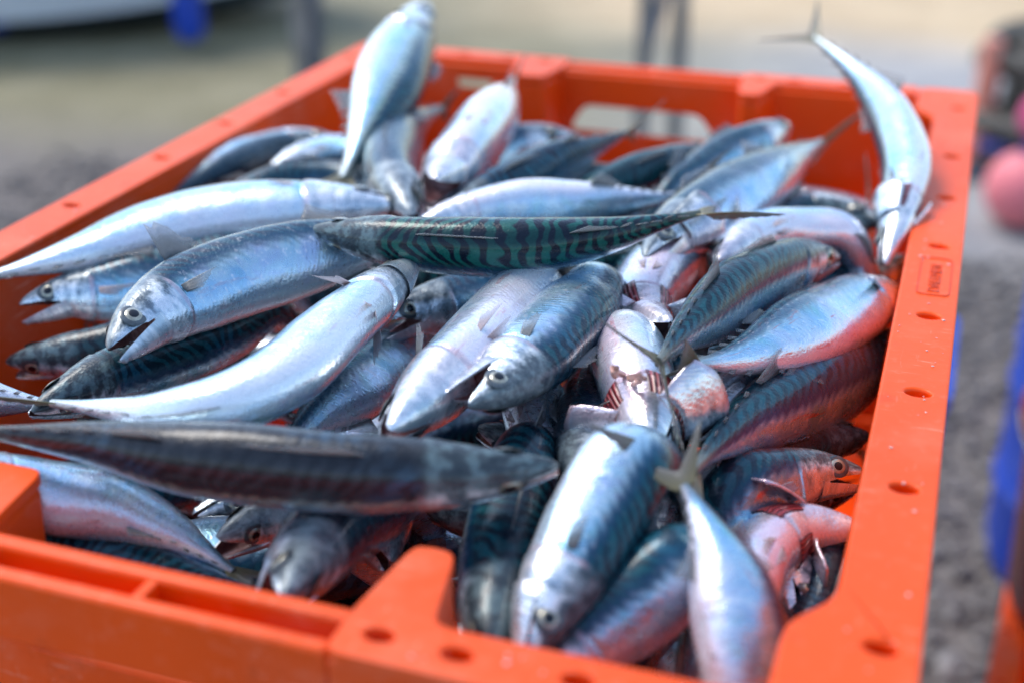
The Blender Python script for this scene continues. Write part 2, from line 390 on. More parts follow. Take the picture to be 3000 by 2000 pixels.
# pink buoys, net heap and pole at the far right
def buoy(label, loc, r, mat):
    e = tag(empty("buoy", loc), label, "buoy", "round floats by the net heap")
    lathe("float", [(r*math.sin(math.pi*i/22)+.0005, r-r*math.cos(math.pi*i/22)) for i in range(23)], mat, e, 32)
    lathe("eye_neck", [(r*.28, 2*r*.97), (r*.22, 2*r*1.08), (r*.10, 2*r*1.10), (.0005, 2*r*1.10)], M_NAVY, e, 20)
buoy("pale pink round buoy lying on the ground at the right edge", (.437, 2.66, .0), .097, M_PINK)
buoy("deep pink buoy in front of the brown net heap", (.475, 2.92, .14), .07, plastic("magenta_buoy", (.75, .10, .26), .4, .1))
e = tag(empty("net_heap", (.64, 3.22, 0)), "dark brown fishing net heap at the upper right edge", "net")
rngn = np.random.default_rng(9)
for k2 in range(9):
    V, F = [], []; n = 90; m = 7; a0 = rngn.uniform(0, 6.28); rr = rngn.uniform(.10, .30); zz = .03 + .038*k2
    for i in range(n):
        g = a0 + i*.16; r = rr*(1+.25*math.sin(g*1.7+k2)); c = np.array([r*math.cos(g)*1.1, r*math.sin(g), zz + .02*math.sin(g*2.3+k2)])
        for j in range(m): b = 2*math.pi*j/m; V.append((c[0]+.028*math.cos(b)*math.cos(g), c[1]+.028*math.cos(b)*math.sin(g), c[2]+.028*math.sin(b)))
    for i in range(n-1):
        for j in range(m): F.append((i*m+j, i*m+(j+1) % m, (i+1)*m+(j+1) % m, (i+1)*m+j))
    link("net_roll", mesh_from("net_roll", V, F), M_NET, e)
e = tag(empty("marker_pole", (.318, 3.07, 0)), "orange pink pole standing by the net heap", "pole")
lathe("pole_shaft", [(.030, 0), (.030, .34), (.027, .37), (.001, .375)], plastic("salmon_pole", (.80, .30, .20), .5, .2), e, 20)
lathe("pole_foot", [(.09, 0), (.09, .02), (.045, .03), (.04, .05)], M_DSTEEL, e, 20)
tag(link("navy_cloth", mesh_from("navy_cloth", [(-.16+.08*i, -.05+.05*j, .05+.045*math.sin(i*1.3+j*2)+.03*(j == 1)) for j in range(4) for i in range(6)] , [(j*6+i, j*6+i+1, (j+1)*6+i+1, (j+1)*6+i) for j in range(3) for i in range(5)]), M_NAVY, None, (.47, 2.90, .06)), "crumpled navy blue cloth behind the pale pink buoy", "cloth")
solid_ = bpy.data.objects["navy_cloth"].modifiers.new("thickness", 'SOLIDIFY'); solid_.thickness = .006; bpy.data.objects["navy_cloth"].modifiers.new("subsurf", 'SUBSURF').render_levels = 2

# trestle table legs behind the crate
e = tag(empty("trestle_table", (-1.05, 2.8, 0)), "grey trestle table standing behind the crate", "table")
def bar(name, a, b, w, mat, par):
    a, b = Vector(a), Vector(b); d = (b-a).normalized(); s = d.cross(Vector((0, 1, .01))).normalized(); t2 = d.cross(s); bm = bmesh.new()
    f = lambda p: [p + s*w + t2*w, p - s*w + t2*w, p - s*w - t2*w, p + s*w - t2*w]
    add_prism(bm, f(a), f(b)); o = link(name, bm_mesh(name, bm), mat, par); bevel(o, w*.25); return o
for a, b, w, mt in (((-.448, -.2, 0), (-.448, -.2, .84), .019, M_STEEL), ((-.607, .2, 0), (-.607, .2, .84), .021, M_DSTEEL), ((.528, -.2, 0), (.528, -.2, .84), .018, M_STEEL), ((.534, .2, 0), (.534, .2, .84), .021, M_STEEL)):
    bar("leg", a, b, w, mt, e)
bar("brace", (.528, -.18, .37), (.534, .18, .62), .014, M_DSTEEL, e); bar("brace", (-.448, -.18, .37), (-.607, .18, .62), .014, M_DSTEEL, e)

bm = bmesh.new(); add_box(bm, -.72, .66, -.25, .27, .8402, .88); bevel(link("table_top", bm_mesh("table_top", bm), M_STEEL, e), .006)

# boat drawn up on the flat
e = tag(empty("boat", (-3.83, 3.89, 0), R(18.9)), "white boat with dark keel drawn up at the upper left", "boat")
def hull(name, z0, z1, b0, b1, mat, thick):
    V, F, n = [], [], 40
    for z, b in ((z0, b0), (z1, b1)):
        for i in range(n+1):
            t = i/n; V.append((-1.7+3.4*t, -b*(1-abs(2*t-1)**2.6), z + .14*abs(2*t-1)**2.2))
        for i in range(n+1):
            t = 1-i/n; V.append((-1.7+3.4*t, b*(1-abs(2*t-1)**2.6), z + .14*abs(2*t-1)**2.2))
    m = 2*(n+1)
    for i in range(m): F.append((i, (i+1) % m, m+(i+1) % m, m+i))
    if thick: F.append(tuple(range(m))[::-1])
    return link(name, mesh_from(name, V, F, sharp=60), mat, e)
hull("keel", .0, .085, .50, .62, M_KEEL, True); hull("topside", .0853, .62, .635, .80, M_HULL, False); hull("gunwale", .62, .66, .83, .83, M_NAVY, True)
def fender(loc, label):
    e2 = tag(empty("fender", loc), label, "fender", "blue fenders hanging on the boat")
    lathe("fender_body", [(.0005, 0), (.03, .008), (.05, .03), (.056, .06), (.056, .22), (.05, .25), (.03, .272), (.012, .28), (.0005, .285)], M_BLUE, e2, 24)
    lathe("fender_rope", [(.006, .28), (.006, .62)], M_NAVY, e2, 8)
fender((-2.475, 3.585, .04), "blue fender hanging low on the white boat")
fender((-3.27, 3.50, .04), "blue fender at the upper left picture corner")



# ---------------------------------------------------------------- fish crate
CX, CXI, CY, CYI, CD = .267, .237, .397, .373, .29     # half sizes: rim outside / inside edge, long (y) and short (x); depth
HOLES = (.342, .216, .127, .040, -.061, -.148, -.233, -.337)
def build_crate(root, lettering=True):
    top = lambda a, b, h: (a, b, h)
    def out(name, bm, bw=.0022, ang=40, seg=3):
        o = link(name, bm_mesh(name, bm, 40), M_ORANGE, root); bevel(o, bw, seg, ang); return o
    for s in (1, -1):                                   # long rims with slots, wider at the corners
        poly = [(s*CX, -CY), (s*CX, CY), (s*.222, CY), (s*.222, .332), (s*CXI, .315), (s*CXI, -.315), (s*.222, -.332), (s*.222, -CY)]
        bm = bmesh.new(); add_plate(bm, round_poly(poly, .010, 3), [ellipse(s*.254, y, .0058, .0038, 18) for y in HOLES], top, .0055)
        out("rim", bm, .0018)
        bm = bmesh.new(); add_box(bm, s*.2425, s*.2645, -.390, .390, -.020, -.0058); out("rim_channel", bm)
        bm = bmesh.new(); add_box(bm, s*(CX-.004), s*(CX-.0003), -CY+.011, CY-.011, -.025, -.0050); out("skirt", bm, .001)
        bm = bmesh.new()                                 # long wall, leaning in a little towards the floor
        w = .004
        add_prism(bm, [(s*.224, -.362, -CD), (s*(.224+w), -.362, -CD), (s*(.224+w), .362, -CD), (s*.224, .362, -CD)],
                      [(s*CXI, -.374, -.0053), (s*(CXI+w), -.374, -.0053), (s*(CXI+w), .374, -.0053), (s*CXI, .374, -.0053)])
        out("wall", bm, .0008)
        for y in (-.25, -.08, .09, .26):
            bm = bmesh.new(); add_prism(bm, [(s*.229, y-.002, -CD+.01), (s*.262, y-.002, -CD+.01), (s*.262, y+.002, -CD+.01), (s*.229, y+.002, -CD+.01)], [(s*.2412, y-.002, -.012), (s*.262, y-.002, -.012), (s*.262, y+.002, -.012), (s*.2412, y+.002, -.012)]); out("stiffener", bm, .0006)
    for s in (1, -1):
        for x, i0 in ((1, 0.0), (-1, -.0125)):           # corner rim with the block that stands into the crate
            poly = [(x*(.0815+i0), s*CY), (x*.2218, s*CY), (x*.2218, s*CYI), (x*.111, s*CYI), (x*.103, s*.331), (x*(.087+i0), s*.331), (x*(.0815+i0), s*.375)]
            hl = [ellipse(x*(.096+i0*.5), s*.384, .0056, .0038, 18), ellipse(x*.124, s*.385, .0058, .0038, 18), ellipse(x*.165, s*.385, .0058, .0038, 18)]
            bm = bmesh.new(); add_plate(bm, round_poly(poly, .006, 3), hl, top, .0055); out("end_rim", bm, .0026, 40, 4)
            bm = bmesh.new()
            add_prism(bm, [(x*(.080+i0), s*.3725, -.20), (x*.120, s*.3725, -.20), (x*.114, s*.352, -.20), (x*(.085+i0), s*.352, -.20)],
                          [(x*(.0825+i0), s*.3725, -.0053), (x*.1105, s*.3725, -.0053), (x*.1025, s*.3325, -.0053), (x*(.0875+i0), s*.3325, -.0053)])
            out("rib", bm, .004)
            bm = bmesh.new(); add_box(bm, x*(.084+i0), x*.219, s*.3775, s*.394, -.020, -.0058); out("rim_channel", bm)
        # end wall with the hand hole and two slots
        wall3 = lambda a, b, h, s=s: (a, s*(CYI + .012*b*.4 - h), b)
        hole = round_poly([(-.063, -.054), (.066, -.054), (.050, -.032), (-.050, -.032)], .008, 4)
        slots = [round_poly([(x-.016, -.026), (x+.016, -.026), (x+.016, -.016), (x-.016, -.016)], .004, 3) for x in (-.150,)]
        bm = bmesh.new(); add_plate(bm, [(-.226, -CD), (.226, -CD), (.2365, -.0053), (-.2365, -.0053)], [hole] + slots, wall3, -.004)
        out("end_wall", bm, .0012)
        bm = bmesh.new(); add_box(bm, -.0695, .082, s*(CY-.0075), s*(CY-.0006), -.031, -.0012); out("handle_flange", bm, .0022); bm = bmesh.new(); add_box(bm, -.0695, .082, s*(CYI-.0012), s*(CYI+.0062), -.014, -.0014); out("handle_lip", bm, .0022)
        bm = bmesh.new(); add_box(bm, -.0695, .082, s*(CYI+.0042), s*(CY-.0048), -.0205, -.017); out("handle_channel", bm, .0008)
        for x in (.006,):
            bm = bmesh.new(); add_box(bm, x-.0022, x+.0022, s*(CYI+.0044), s*(CY-.0070), -.0168, -.0025); out("web", bm, .0008)
        for x in (1, -1):
            bm = bmesh.new(); add_box(bm, x*(.0825 if x > 0 else .070), x*.255, s*(CY-.0043), s*(CY-.0006), -.025, -.0050); out("skirt", bm, .001)
    bm = bmesh.new(); add_box(bm, -.228, .228, -.366, .366, -CD-.004, -CD); out("floor", bm, .0008)
    if lettering:                                       # sunk plate with moulded letters on the right rim
        bm = bmesh.new()
        oo = round_poly([(.2455, -.034), (.2625, -.034), (.2625, .020), (.2455, .020)], .004, 3); ii = round_poly([(.2461, -.0334), (.2619, -.0334), (.2619, .0194), (.2461, .0194)], .0036, 3)
        add_plate(bm, oo, [ii], lambda a, b, h: (a, b, .0005 + h), .0008)
        link("emboss_frame", bm_mesh("emboss_frame", bm), M_ORANGE_DARK, root)
        cu = bpy.data.curves.new("emboss_letters", 'FONT'); cu.body = "DALEMEN"; cu.size = .0088; cu.extrude = .0004; cu.align_x = 'CENTER'; cu.align_y = 'CENTER'
        tx = bpy.data.objects.new("tmp_text", cu); COL.objects.link(tx)
        me = bpy.data.meshes.new_from_object(tx); bpy.data.objects.remove(tx)
        lt = link("emboss_letters", me, M_ORANGE_DARK, root, (.2545, -.010, .0002)); lt.rotation_euler = (0, 0, R(90))

M_ORANGE_DARK = plastic("orange_plastic_dark", (.62, .06, .012), .55)  # darker orange for the rim letters and their frame
crate = tag(empty("fish_crate", (0, 0, RZ)), "orange plastic crate heaped with mackerel", "crate")
build_crate(crate)
for _z, _lab in ((RZ - .30, "orange crate directly under the fish crate"), (RZ - .60, "lowest orange crate of the stack on the shingle")):
    build_crate(tag(empty("stacked_crate", (0, 0, _z)), _lab, "crate", "orange crates of the stack"), False)
build_crate(tag(empty("empty_crate", (.612, .297, .296), R(-6)), "blurred orange crate corner at the lower right picture edge", "crate"), False)

# drops and stuck scales on the rim
_r = np.random.default_rng(21); V, F = [], []; _k = 0
for _ in range(190):
    side = _r.random()
    if side < .42: x, y, z = _r.uniform(.240, .264), _r.uniform(-.38, .38), RZ + .0002
    elif side < .66: x, y, z = _r.uniform(-.264, -.240), _r.uniform(-.38, .38), RZ + .0002
    elif side < .84: x, y, z = _r.uniform(.10, .26), _r.choice([-1, 1]) * _r.uniform(.377, .392), RZ + .0002
    else: x, y, z = _r.uniform(-.26, -.10), _r.choice([-1, 1]) * _r.uniform(.377, .392), RZ + .0002
    r = .0003 + .0008 * _r.random() ** 2
    p = IV * np.array([r * _r.uniform(.8, 1.5), r * _r.uniform(.8, 1.5), r * .45])
    V.append(p + np.array([x, y, z])); F.append(IF + _k); _k += len(IV)
M_DROP = simple("wet_scale", (.78, .48, .40), .15, 0, .8, 400, .4)
tag(link("scales_and_drops", mesh_from("scales_and_drops", np.vstack(V), [tuple(map(int, f)) for f in np.vstack(F)]), M_DROP), "tiny wet drops and loose scales stuck on the orange rim", "drops", kind="stuff")


# ---------------------------------------------------------------- mackerel
FISH = [
  ('white bellied mackerel arching up over the right rim, tail in the air', [(0.224,0.0377,0.885),(0.2269,0.0698,0.8988),(0.2283,0.1037,0.9076),(0.2258,0.1377,0.9158),(0.2191,0.1712,0.9237),(0.2079,0.2036,0.9311),(0.1923,0.2339,0.9392),(0.172,0.261,0.9482),(0.1474,0.2839,0.958)], (-0.649, 0.092, -0.755), {'tail': 1.1, 'gill': 18, 'gape': 8, 'pink': 0.25, 'tailtw': 30, 'pect': 8}, 0.172),
  ('upright mackerel with snout up above the far left corner of the crate', [(-0.1558,0.2839,0.962),(-0.1538,0.2503,0.9514),(-0.1471,0.2161,0.9456),(-0.1387,0.1821,0.9416),(-0.1302,0.148,0.9376),(-0.1227,0.1139,0.9326),(-0.1164,0.0797,0.9263),(-0.1104,0.0458,0.9187),(-0.1048,0.0121,0.9095)], (0.915, 0.262, -0.306), {'gape': 6, 'tone': 0.9, 'gold': 1.0, 'pink': 0.0, 'stripe': 0.9}, 0.27),
  ('dark mackerel with bright green wavy stripes lying across the middle', [(-0.0504,-0.136,0.9357),(-0.0236,-0.1384,0.936),(0.0033,-0.1383,0.9363),(0.03,-0.135,0.9366),(0.0562,-0.1288,0.9369),(0.0787,-0.1142,0.9371),(0.0984,-0.0959,0.9372),(0.1153,-0.0749,0.9375),(0.1327,-0.0543,0.9381)], (0.139, -0.8, 0.584), {'tone': 1.0, 'pink': 0.0, 'tailtw': 24, 'stripe': 1.0, 'green': 1.0}, 0.19),
  ('long charcoal mackerel lying across the front of the pile', [(0.1236,-0.2738,0.908),(0.0967,-0.2897,0.908),(0.0672,-0.2999,0.908),(0.0372,-0.3083,0.908),(0.0064,-0.3138,0.908),(-0.0247,-0.3167,0.908),(-0.0559,-0.3178,0.908),(-0.0869,-0.3218,0.908),(-0.1179,-0.3259,0.908)], (0.137, -0.604, 0.785), {'grey': 1.0, 'gape': 12, 'dors': 0.2, 'tone': 1.0, 'stripe': 0.65, 'gold': 0.6}, 0.2032),
  ('silver mackerel with open eye, parted jaws and raised dorsal fin', [(-0.0909,-0.2577,0.9179),(-0.0921,-0.2305,0.919),(-0.0892,-0.2036,0.9198),(-0.0798,-0.1781,0.9207),(-0.0646,-0.1556,0.9216),(-0.048,-0.1341,0.9224),(-0.0287,-0.1149,0.9232),(-0.0079,-0.0975,0.9251),(0.0109,-0.0823,0.9132)], (-0.675, 0.323, 0.663), {'gape': 13, 'dors': 1.0, 'tone': 0.5, 'pect': 18, 'pink': 0.15}, 0.2197),
  ('curved pale silver mackerel, belly up, snout pointing at the striped one', [(0.0069,-0.1366,0.9267),(0.0035,-0.1653,0.924),(0.0001,-0.194,0.9215),(-0.0033,-0.2227,0.9189),(-0.0077,-0.2512,0.9156),(-0.0221,-0.2757,0.9112),(-0.0486,-0.2859,0.9071),(-0.0773,-0.2849,0.9039),(-0.106,-0.2828,0.9004)], (-0.838, 0.168, -0.52), {'gape': 2, 'pect': 40, 'pelv': 40, 'pink': 0.15}, 0.2041),
  ('pale silver mackerel lying along the left wall of the crate', [(-0.0542,-0.0243,0.9132),(-0.0806,-0.0377,0.9114),(-0.1076,-0.0501,0.91),(-0.1333,-0.0649,0.9088),(-0.1568,-0.0829,0.9077),(-0.1743,-0.1068,0.9066),(-0.1879,-0.1332,0.9055),(-0.206,-0.1566,0.9039),(-0.226,-0.1785,0.9017)], (-0.552, 0.832, -0.05), {'gape': 14, 'pink': 0.3, 'pect': 10}, 0.2525),
  ('blue backed mackerel with red flank, tail down beside the fanned tail fin', [(0.2011,0.01,0.898),(0.1865,-0.0131,0.9026),(0.1757,-0.0383,0.9056),(0.167,-0.0644,0.9082),(0.1604,-0.0911,0.9105),(0.1549,-0.1181,0.9129),(0.1504,-0.1453,0.9155),(0.1474,-0.1726,0.9184),(0.1462,-0.2,0.922)], (-0.0, 0.093, 0.996), {'tone': 1.0, 'tail': 1.15, 'tailtw': 38, 'anal': 1.4, 'gold': 0.4}, 0.2009),
  ('pink bellied silver mackerel with open mouth against the right wall', [(0.2349,0.0333,0.8724),(0.2246,0.0065,0.8783),(0.2155,-0.0209,0.8834),(0.2073,-0.0487,0.8878),(0.1991,-0.0765,0.8922),(0.1907,-0.1043,0.8968),(0.1814,-0.1317,0.9016),(0.1706,-0.1584,0.9072),(0.157,-0.1833,0.9146)], (-0.826, 0.318, 0.464), {'tone': 0.15, 'gape': 24, 'pink': 1.0, 'pect': 30, 'tail': 0.9, 'tailtw': -105}, 0.2166),
  ('blue backed mackerel gaping towards the viewer in the middle of the pile', [(0.0766,-0.2481,0.9135),(0.0823,-0.2234,0.9125),(0.0857,-0.1983,0.9121),(0.0884,-0.1731,0.9117),(0.0907,-0.1479,0.9113),(0.0919,-0.1225,0.9108),(0.092,-0.0974,0.9119),(0.0921,-0.0791,0.8948),(0.0923,-0.0636,0.8748)], (0.985, -0.1, -0.14), {'gape': 24, 'tone': 0.75, 'pect': 20, 'pink': 0.3}, 0.211),
  ('white mackerel lying belly up left of the gaping blue one', [(0.0494,-0.2748,0.9072),(0.052,-0.2441,0.9072),(0.0539,-0.2134,0.9072),(0.0556,-0.1827,0.9071),(0.0577,-0.152,0.9071),(0.0612,-0.1217,0.9092),(0.0637,-0.1007,0.8873),(0.0659,-0.0817,0.8633),(0.0681,-0.0621,0.8396)], (-0.592, 0.035, -0.805), {'gape': 12, 'pelv': 60, 'pect': 30, 'pink': 0.45}, 0.2449),
  ('lilac sided mackerel with gill open, tail towards the far right corner', [(0.1082,-0.0668,0.9147),(0.1119,-0.0309,0.9132),(0.1183,0.0046,0.9115),(0.1276,0.0394,0.9096),(0.1365,0.0744,0.9081),(0.1449,0.1095,0.9068),(0.1521,0.1449,0.9054),(0.159,0.1803,0.9039),(0.1664,0.2156,0.9019)], (-0.704, 0.216, 0.677), {'gill': 30, 'gape': 14, 'pink': 0.8, 'tail': 0.9, 'tailtw': 85}, 0.2204),
  ('pale mackerel with pursed open mouth, tail up by the far handle', [(-0.0348,-0.0175,0.9131),(-0.0384,0.0148,0.9141),(-0.0418,0.0472,0.915),(-0.0449,0.0796,0.9159),(-0.0484,0.1119,0.9168),(-0.0524,0.1442,0.9174),(-0.0572,0.1764,0.918),(-0.0636,0.2083,0.9186),(-0.0704,0.2402,0.9193)], (-0.3, -0.005, -0.954), {'tail': 0.45, 'gape': 24, 'pink': 0.6}, 0.275),
  ('dark blue mackerel glowing red beside the right wall, tail down left', [(0.2379,0.0306,0.8458),(0.2298,-0.0038,0.8504),(0.2216,-0.0383,0.8553),(0.2122,-0.0722,0.8612),(0.2017,-0.1057,0.8679),(0.1904,-0.1388,0.8751),(0.1812,-0.1726,0.8823),(0.1752,-0.207,0.8894),(0.1718,-0.2419,0.8964)], (0.028, 0.176, 0.984), {'tone': 1.0, 'tail': 1.2, 'tailtw': 42, 'gold': 0.1, 'pink': 1.0}, 0.2363),  # strong pink paints the orange wall's reflection into this flank
  ('white bellied mackerel in the near right corner with tail up', [(0.2125,-0.3403,0.8432),(0.2115,-0.3303,0.8515),(0.2096,-0.3204,0.8596),(0.2067,-0.3106,0.8676),(0.2023,-0.3016,0.8759),(0.1965,-0.2937,0.8843),(0.1895,-0.2865,0.8925),(0.182,-0.2798,0.9007),(0.1743,-0.2737,0.9092)], (0.689, 0.61, -0.39), {'pink': 0.5, 'tone': 0.7, 'tail': 0.62, 'tailtw': -50}, 0.192),
  ('broad mackerel with dark right side, snout at the front rim', [(0.1342,-0.3456,0.869),(0.1358,-0.3239,0.878),(0.1397,-0.3021,0.8858),(0.1444,-0.2806,0.8944),(0.1486,-0.2605,0.9056),(0.1528,-0.2403,0.8962),(0.156,-0.2242,0.8792),(0.1593,-0.2078,0.8627),(0.1627,-0.1913,0.8462)], (0.962, -0.081, -0.261), {'tone': 0.9, 'gape': 3, 'pink': 0.2, 'pect': 30}, 0.2018),
  ('pale mackerel under the long charcoal one beside the front left post', [(-0.112,-0.3509,0.8986),(-0.1078,-0.3365,0.8909),(-0.0985,-0.3246,0.8833),(-0.0857,-0.3159,0.8765),(-0.0727,-0.307,0.8703),(-0.0581,-0.3012,0.8638),(-0.0427,-0.2989,0.8573),(-0.027,-0.2994,0.8511),(-0.0112,-0.3014,0.8451)], (-0.61, 0.774, -0.166), {'pink': 0.5}, 0.2),
  ('lilac mackerel with mottled green back at the front rim', [(0.1304,-0.3465,0.8448),(0.1396,-0.3294,0.8535),(0.1502,-0.3125,0.8611),(0.1636,-0.2981,0.8691),(0.1771,-0.2845,0.8784),(0.1906,-0.2733,0.8705),(0.2027,-0.2645,0.8553),(0.214,-0.2543,0.8404),(0.2249,-0.2436,0.8255)], (-0.624, 0.121, 0.772), {'tone': 0.9, 'pink': 0.9}, 0.19),
  ('teal backed mackerel slanting up to the far handle', [(-0.0263,-0.0256,0.9025),(-0.0189,-0.0024,0.9039),(-0.0113,0.0207,0.9051),(-0.0034,0.0437,0.9063),(0.0048,0.0666,0.9075),(0.0134,0.0894,0.9086),(0.0224,0.112,0.9098),(0.0317,0.1344,0.9111),(0.0413,0.1567,0.9127)], (0.316, -0.158, 0.936), {'tone': 0.9, 'tail': 0.8}, 0.19),
  ('silver mackerel head with round eye in front of the far right rib', [(0.14,0.2317,0.9072),(0.1312,0.2086,0.905),(0.1225,0.1855,0.9031),(0.114,0.1624,0.9015),(0.1061,0.139,0.8998),(0.0985,0.1155,0.8981),(0.0894,0.0926,0.8969),(0.0812,0.0721,0.886),(0.0758,0.0567,0.8676)], (-0.571, 0.144, 0.808), {'gape': 2, 'pink': 0.3}, 0.19),
  ('slate blue mackerel bending beside the upright one', [(-0.035,-0.0435,0.9131),(-0.0535,-0.017,0.9119),(-0.0701,0.0108,0.9107),(-0.0839,0.0401,0.9096),(-0.0951,0.0704,0.9085),(-0.1038,0.1016,0.9076),(-0.1104,0.1333,0.9069),(-0.1131,0.1655,0.9059),(-0.112,0.1978,0.9047)], (-0.174, -0.036, 0.984), {'tail': 0.4, 'tone': 0.5, 'gape': 10, 'pect': 30}, 0.2429),
  ('slim pale mackerel just behind the green striped one', [(-0.0285,-0.0529,0.908),(-0.017,-0.0343,0.9075),(-0.0044,-0.0164,0.9071),(0.0122,-0.0019,0.9066),(0.0303,0.0103,0.9062),(0.048,0.0234,0.9057),(0.0652,0.037,0.905),(0.0815,0.0517,0.9045),(0.0975,0.0667,0.904)], (-0.197, 0.224, -0.954), {'pink': 0.4, 'tone': 0.8}, 0.19),
  ('mackerel with mint green spotted edge between two pale ones', [(-0.0124,-0.0762,0.862),(-0.0104,-0.1008,0.8653),(-0.0084,-0.1255,0.8686),(-0.007,-0.1501,0.872),(-0.0059,-0.1748,0.8754),(-0.0047,-0.1995,0.8792),(-0.0036,-0.224,0.8832),(-0.0015,-0.2485,0.8875),(0.0014,-0.2729,0.892)], (-0.863, 0.024, 0.505), {'tone': 0.8, 'pink': 0.3, 'tailtw': 40}, 0.19),
  ('round white belly showing behind the red flanked mackerel', [(0.1385,-0.0282,0.9018),(0.1423,-0.0055,0.9006),(0.147,0.0169,0.8992),(0.1575,0.0372,0.8973),(0.1744,0.0523,0.895),(0.1957,0.0598,0.8934),(0.2094,0.0645,0.8758),(0.2217,0.0695,0.857),(0.2341,0.0754,0.8386)], (-0.723, 0.503, -0.474), {'pink': 0.5, 'pelv': 70, 'pect': 50, 'tail': 0.3}, 0.19),
  ('mackerel head with dark open mouth, tucked under the left wall fish', [(-0.2101,-0.1721,0.886),(-0.1924,-0.1563,0.8875),(-0.1719,-0.1444,0.8885),(-0.1539,-0.1291,0.8895),(-0.1387,-0.1109,0.8905),(-0.1218,-0.0948,0.8936),(-0.1082,-0.0819,0.8795),(-0.0973,-0.0715,0.8612),(-0.0861,-0.0608,0.8433)], (-0.388, 0.337, 0.858), {'gape': 22, 'pink': 0.2, 'tone': 0.6}, 0.19),
  ('small mackerel head with parted jaws behind the white belly up one', [(-0.0108,-0.1465,0.8955),(0.002,-0.1267,0.8938),(0.0159,-0.1077,0.8923),(0.0313,-0.0898,0.891),(0.0463,-0.0729,0.8858),(0.0551,-0.0618,0.867),(0.064,-0.0503,0.8483),(0.0733,-0.0389,0.8299),(0.0828,-0.0276,0.8114)], (-0.142, 0.3, 0.943), {'gape': 26, 'pink': 0.5, 'tone': 0.5}, 0.19),
  ('mackerel with flared gills and pink guts below the fanned tail', [(0.1544,-0.2344,0.8938),(0.1467,-0.211,0.8939),(0.1381,-0.188,0.8937),(0.129,-0.1652,0.8934),(0.1199,-0.1425,0.8925),(0.1125,-0.1239,0.88),(0.1082,-0.1133,0.8583),(0.1034,-0.1006,0.8378),(0.0986,-0.0878,0.8175)], (0.349, 0.116, -0.93), {'gill': 55, 'gape': 8, 'pink': 0.8, 'guts': 1}, 0.255),
  ('white headed mackerel with torn open gills left of the red flanked one', [(0.135,-0.1355,0.8973),(0.1207,-0.1137,0.8953),(0.1116,-0.0893,0.8938),(0.108,-0.0635,0.8926),(0.109,-0.0374,0.8914),(0.113,-0.0116,0.892),(0.117,0.0097,0.8783),(0.1198,0.0224,0.8557),(0.1225,0.0367,0.8339)], (-0.152, -0.053, -0.987), {'gill': 60, 'gape': 25, 'pink': 0.8}, 0.2413),
  ('bluish mackerel head facing right below the far left rib', [(-0.0041,0.1811,0.8992),(-0.0276,0.1783,0.8953),(-0.043,0.1603,0.8919),(-0.0514,0.1378,0.8893),(-0.0564,0.1145,0.8894),(-0.0594,0.0978,0.8724),(-0.0621,0.083,0.8535),(-0.065,0.068,0.8348),(-0.0679,0.053,0.816)], (-0.369, 0.056, 0.928), {'gape': 8, 'tone': 0.4}, 0.19),
  ('turquoise backed mackerel head right of the far handle hole', [(0.0986,0.1727,0.9014),(0.0847,0.1536,0.8996),(0.0724,0.1334,0.8982),(0.0612,0.1126,0.8972),(0.0498,0.092,0.8958),(0.0381,0.0722,0.8912),(0.0309,0.0606,0.8721),(0.0236,0.0487,0.853),(0.0163,0.0364,0.8341)], (0.457, -0.298, 0.838), {'tone': 1.0, 'gold': 0.8}, 0.1912),
  ('dark slate mackerel along the left wall near the far corner', [(-0.1815,0.1606,0.8843),(-0.2014,0.1522,0.8831),(-0.2148,0.1352,0.8825),(-0.2229,0.1151,0.8825),(-0.2267,0.0937,0.8832),(-0.2304,0.0722,0.883),(-0.2351,0.051,0.8816),(-0.2374,0.0294,0.8808),(-0.2395,0.0077,0.8799)], (0.96, -0.275, 0.045), {'tone': 0.7, 'grey': 0.5, 'anal': 1.2, 'pelv': 60, 'dors': 0.6, 'tail': 0.5}, 0.1945),
  ('dark spotted mackerel squeezed between two pale silver ones', [(-0.1228,-0.2767,0.89),(-0.1178,-0.2536,0.889),(-0.1114,-0.2309,0.8881),(-0.103,-0.2088,0.8873),(-0.0928,-0.1875,0.8865),(-0.0842,-0.1655,0.8858),(-0.0767,-0.1432,0.8865),(-0.0707,-0.1254,0.8726),(-0.066,-0.1114,0.8542)], (0.47, -0.169, 0.867), {'tone': 1.0}, 0.19),
  ('dark mackerel head with gaping mouth at the left wall', [(-0.2032,-0.1974,0.865),(-0.181,-0.1891,0.8666),(-0.16,-0.1783,0.8679),(-0.1415,-0.1634,0.8691),(-0.1249,-0.1469,0.8686),(-0.114,-0.136,0.8507),(-0.1033,-0.1253,0.8324),(-0.0922,-0.1144,0.8145),(-0.0812,-0.1034,0.7965)], (0.273, -0.325, 0.905), {'gape': 32, 'tone': 1.0, 'grey': 0.5}, 0.19),
  ('pale blue fish flank cut by the left picture edge', [(-0.2505,-0.2861,0.8945),(-0.2348,-0.284,0.8941),(-0.2212,-0.2769,0.8906),(-0.2069,-0.2708,0.8877),(-0.192,-0.2659,0.8852),(-0.1769,-0.2619,0.8828),(-0.1619,-0.2576,0.8802),(-0.1475,-0.2515,0.8777),(-0.1334,-0.2447,0.8752)], (-0.314, 0.412, -0.856), {'pink': 0.2}, 0.1847),
  ('shadowed green striped mackerel under the bright striped one', [(-0.0463,-0.0951,0.8942),(-0.0263,-0.0886,0.8933),(-0.0066,-0.0809,0.8924),(0.0125,-0.0721,0.8914),(0.0306,-0.0612,0.8906),(0.0479,-0.0492,0.8906),(0.0632,-0.0347,0.8909),(0.0755,-0.0175,0.8911),(0.0871,0.0001,0.891)], (0.342, -0.58, 0.74), {'tone': 1.0, 'stripe': 0.9, 'green': 0.8}, 0.19),
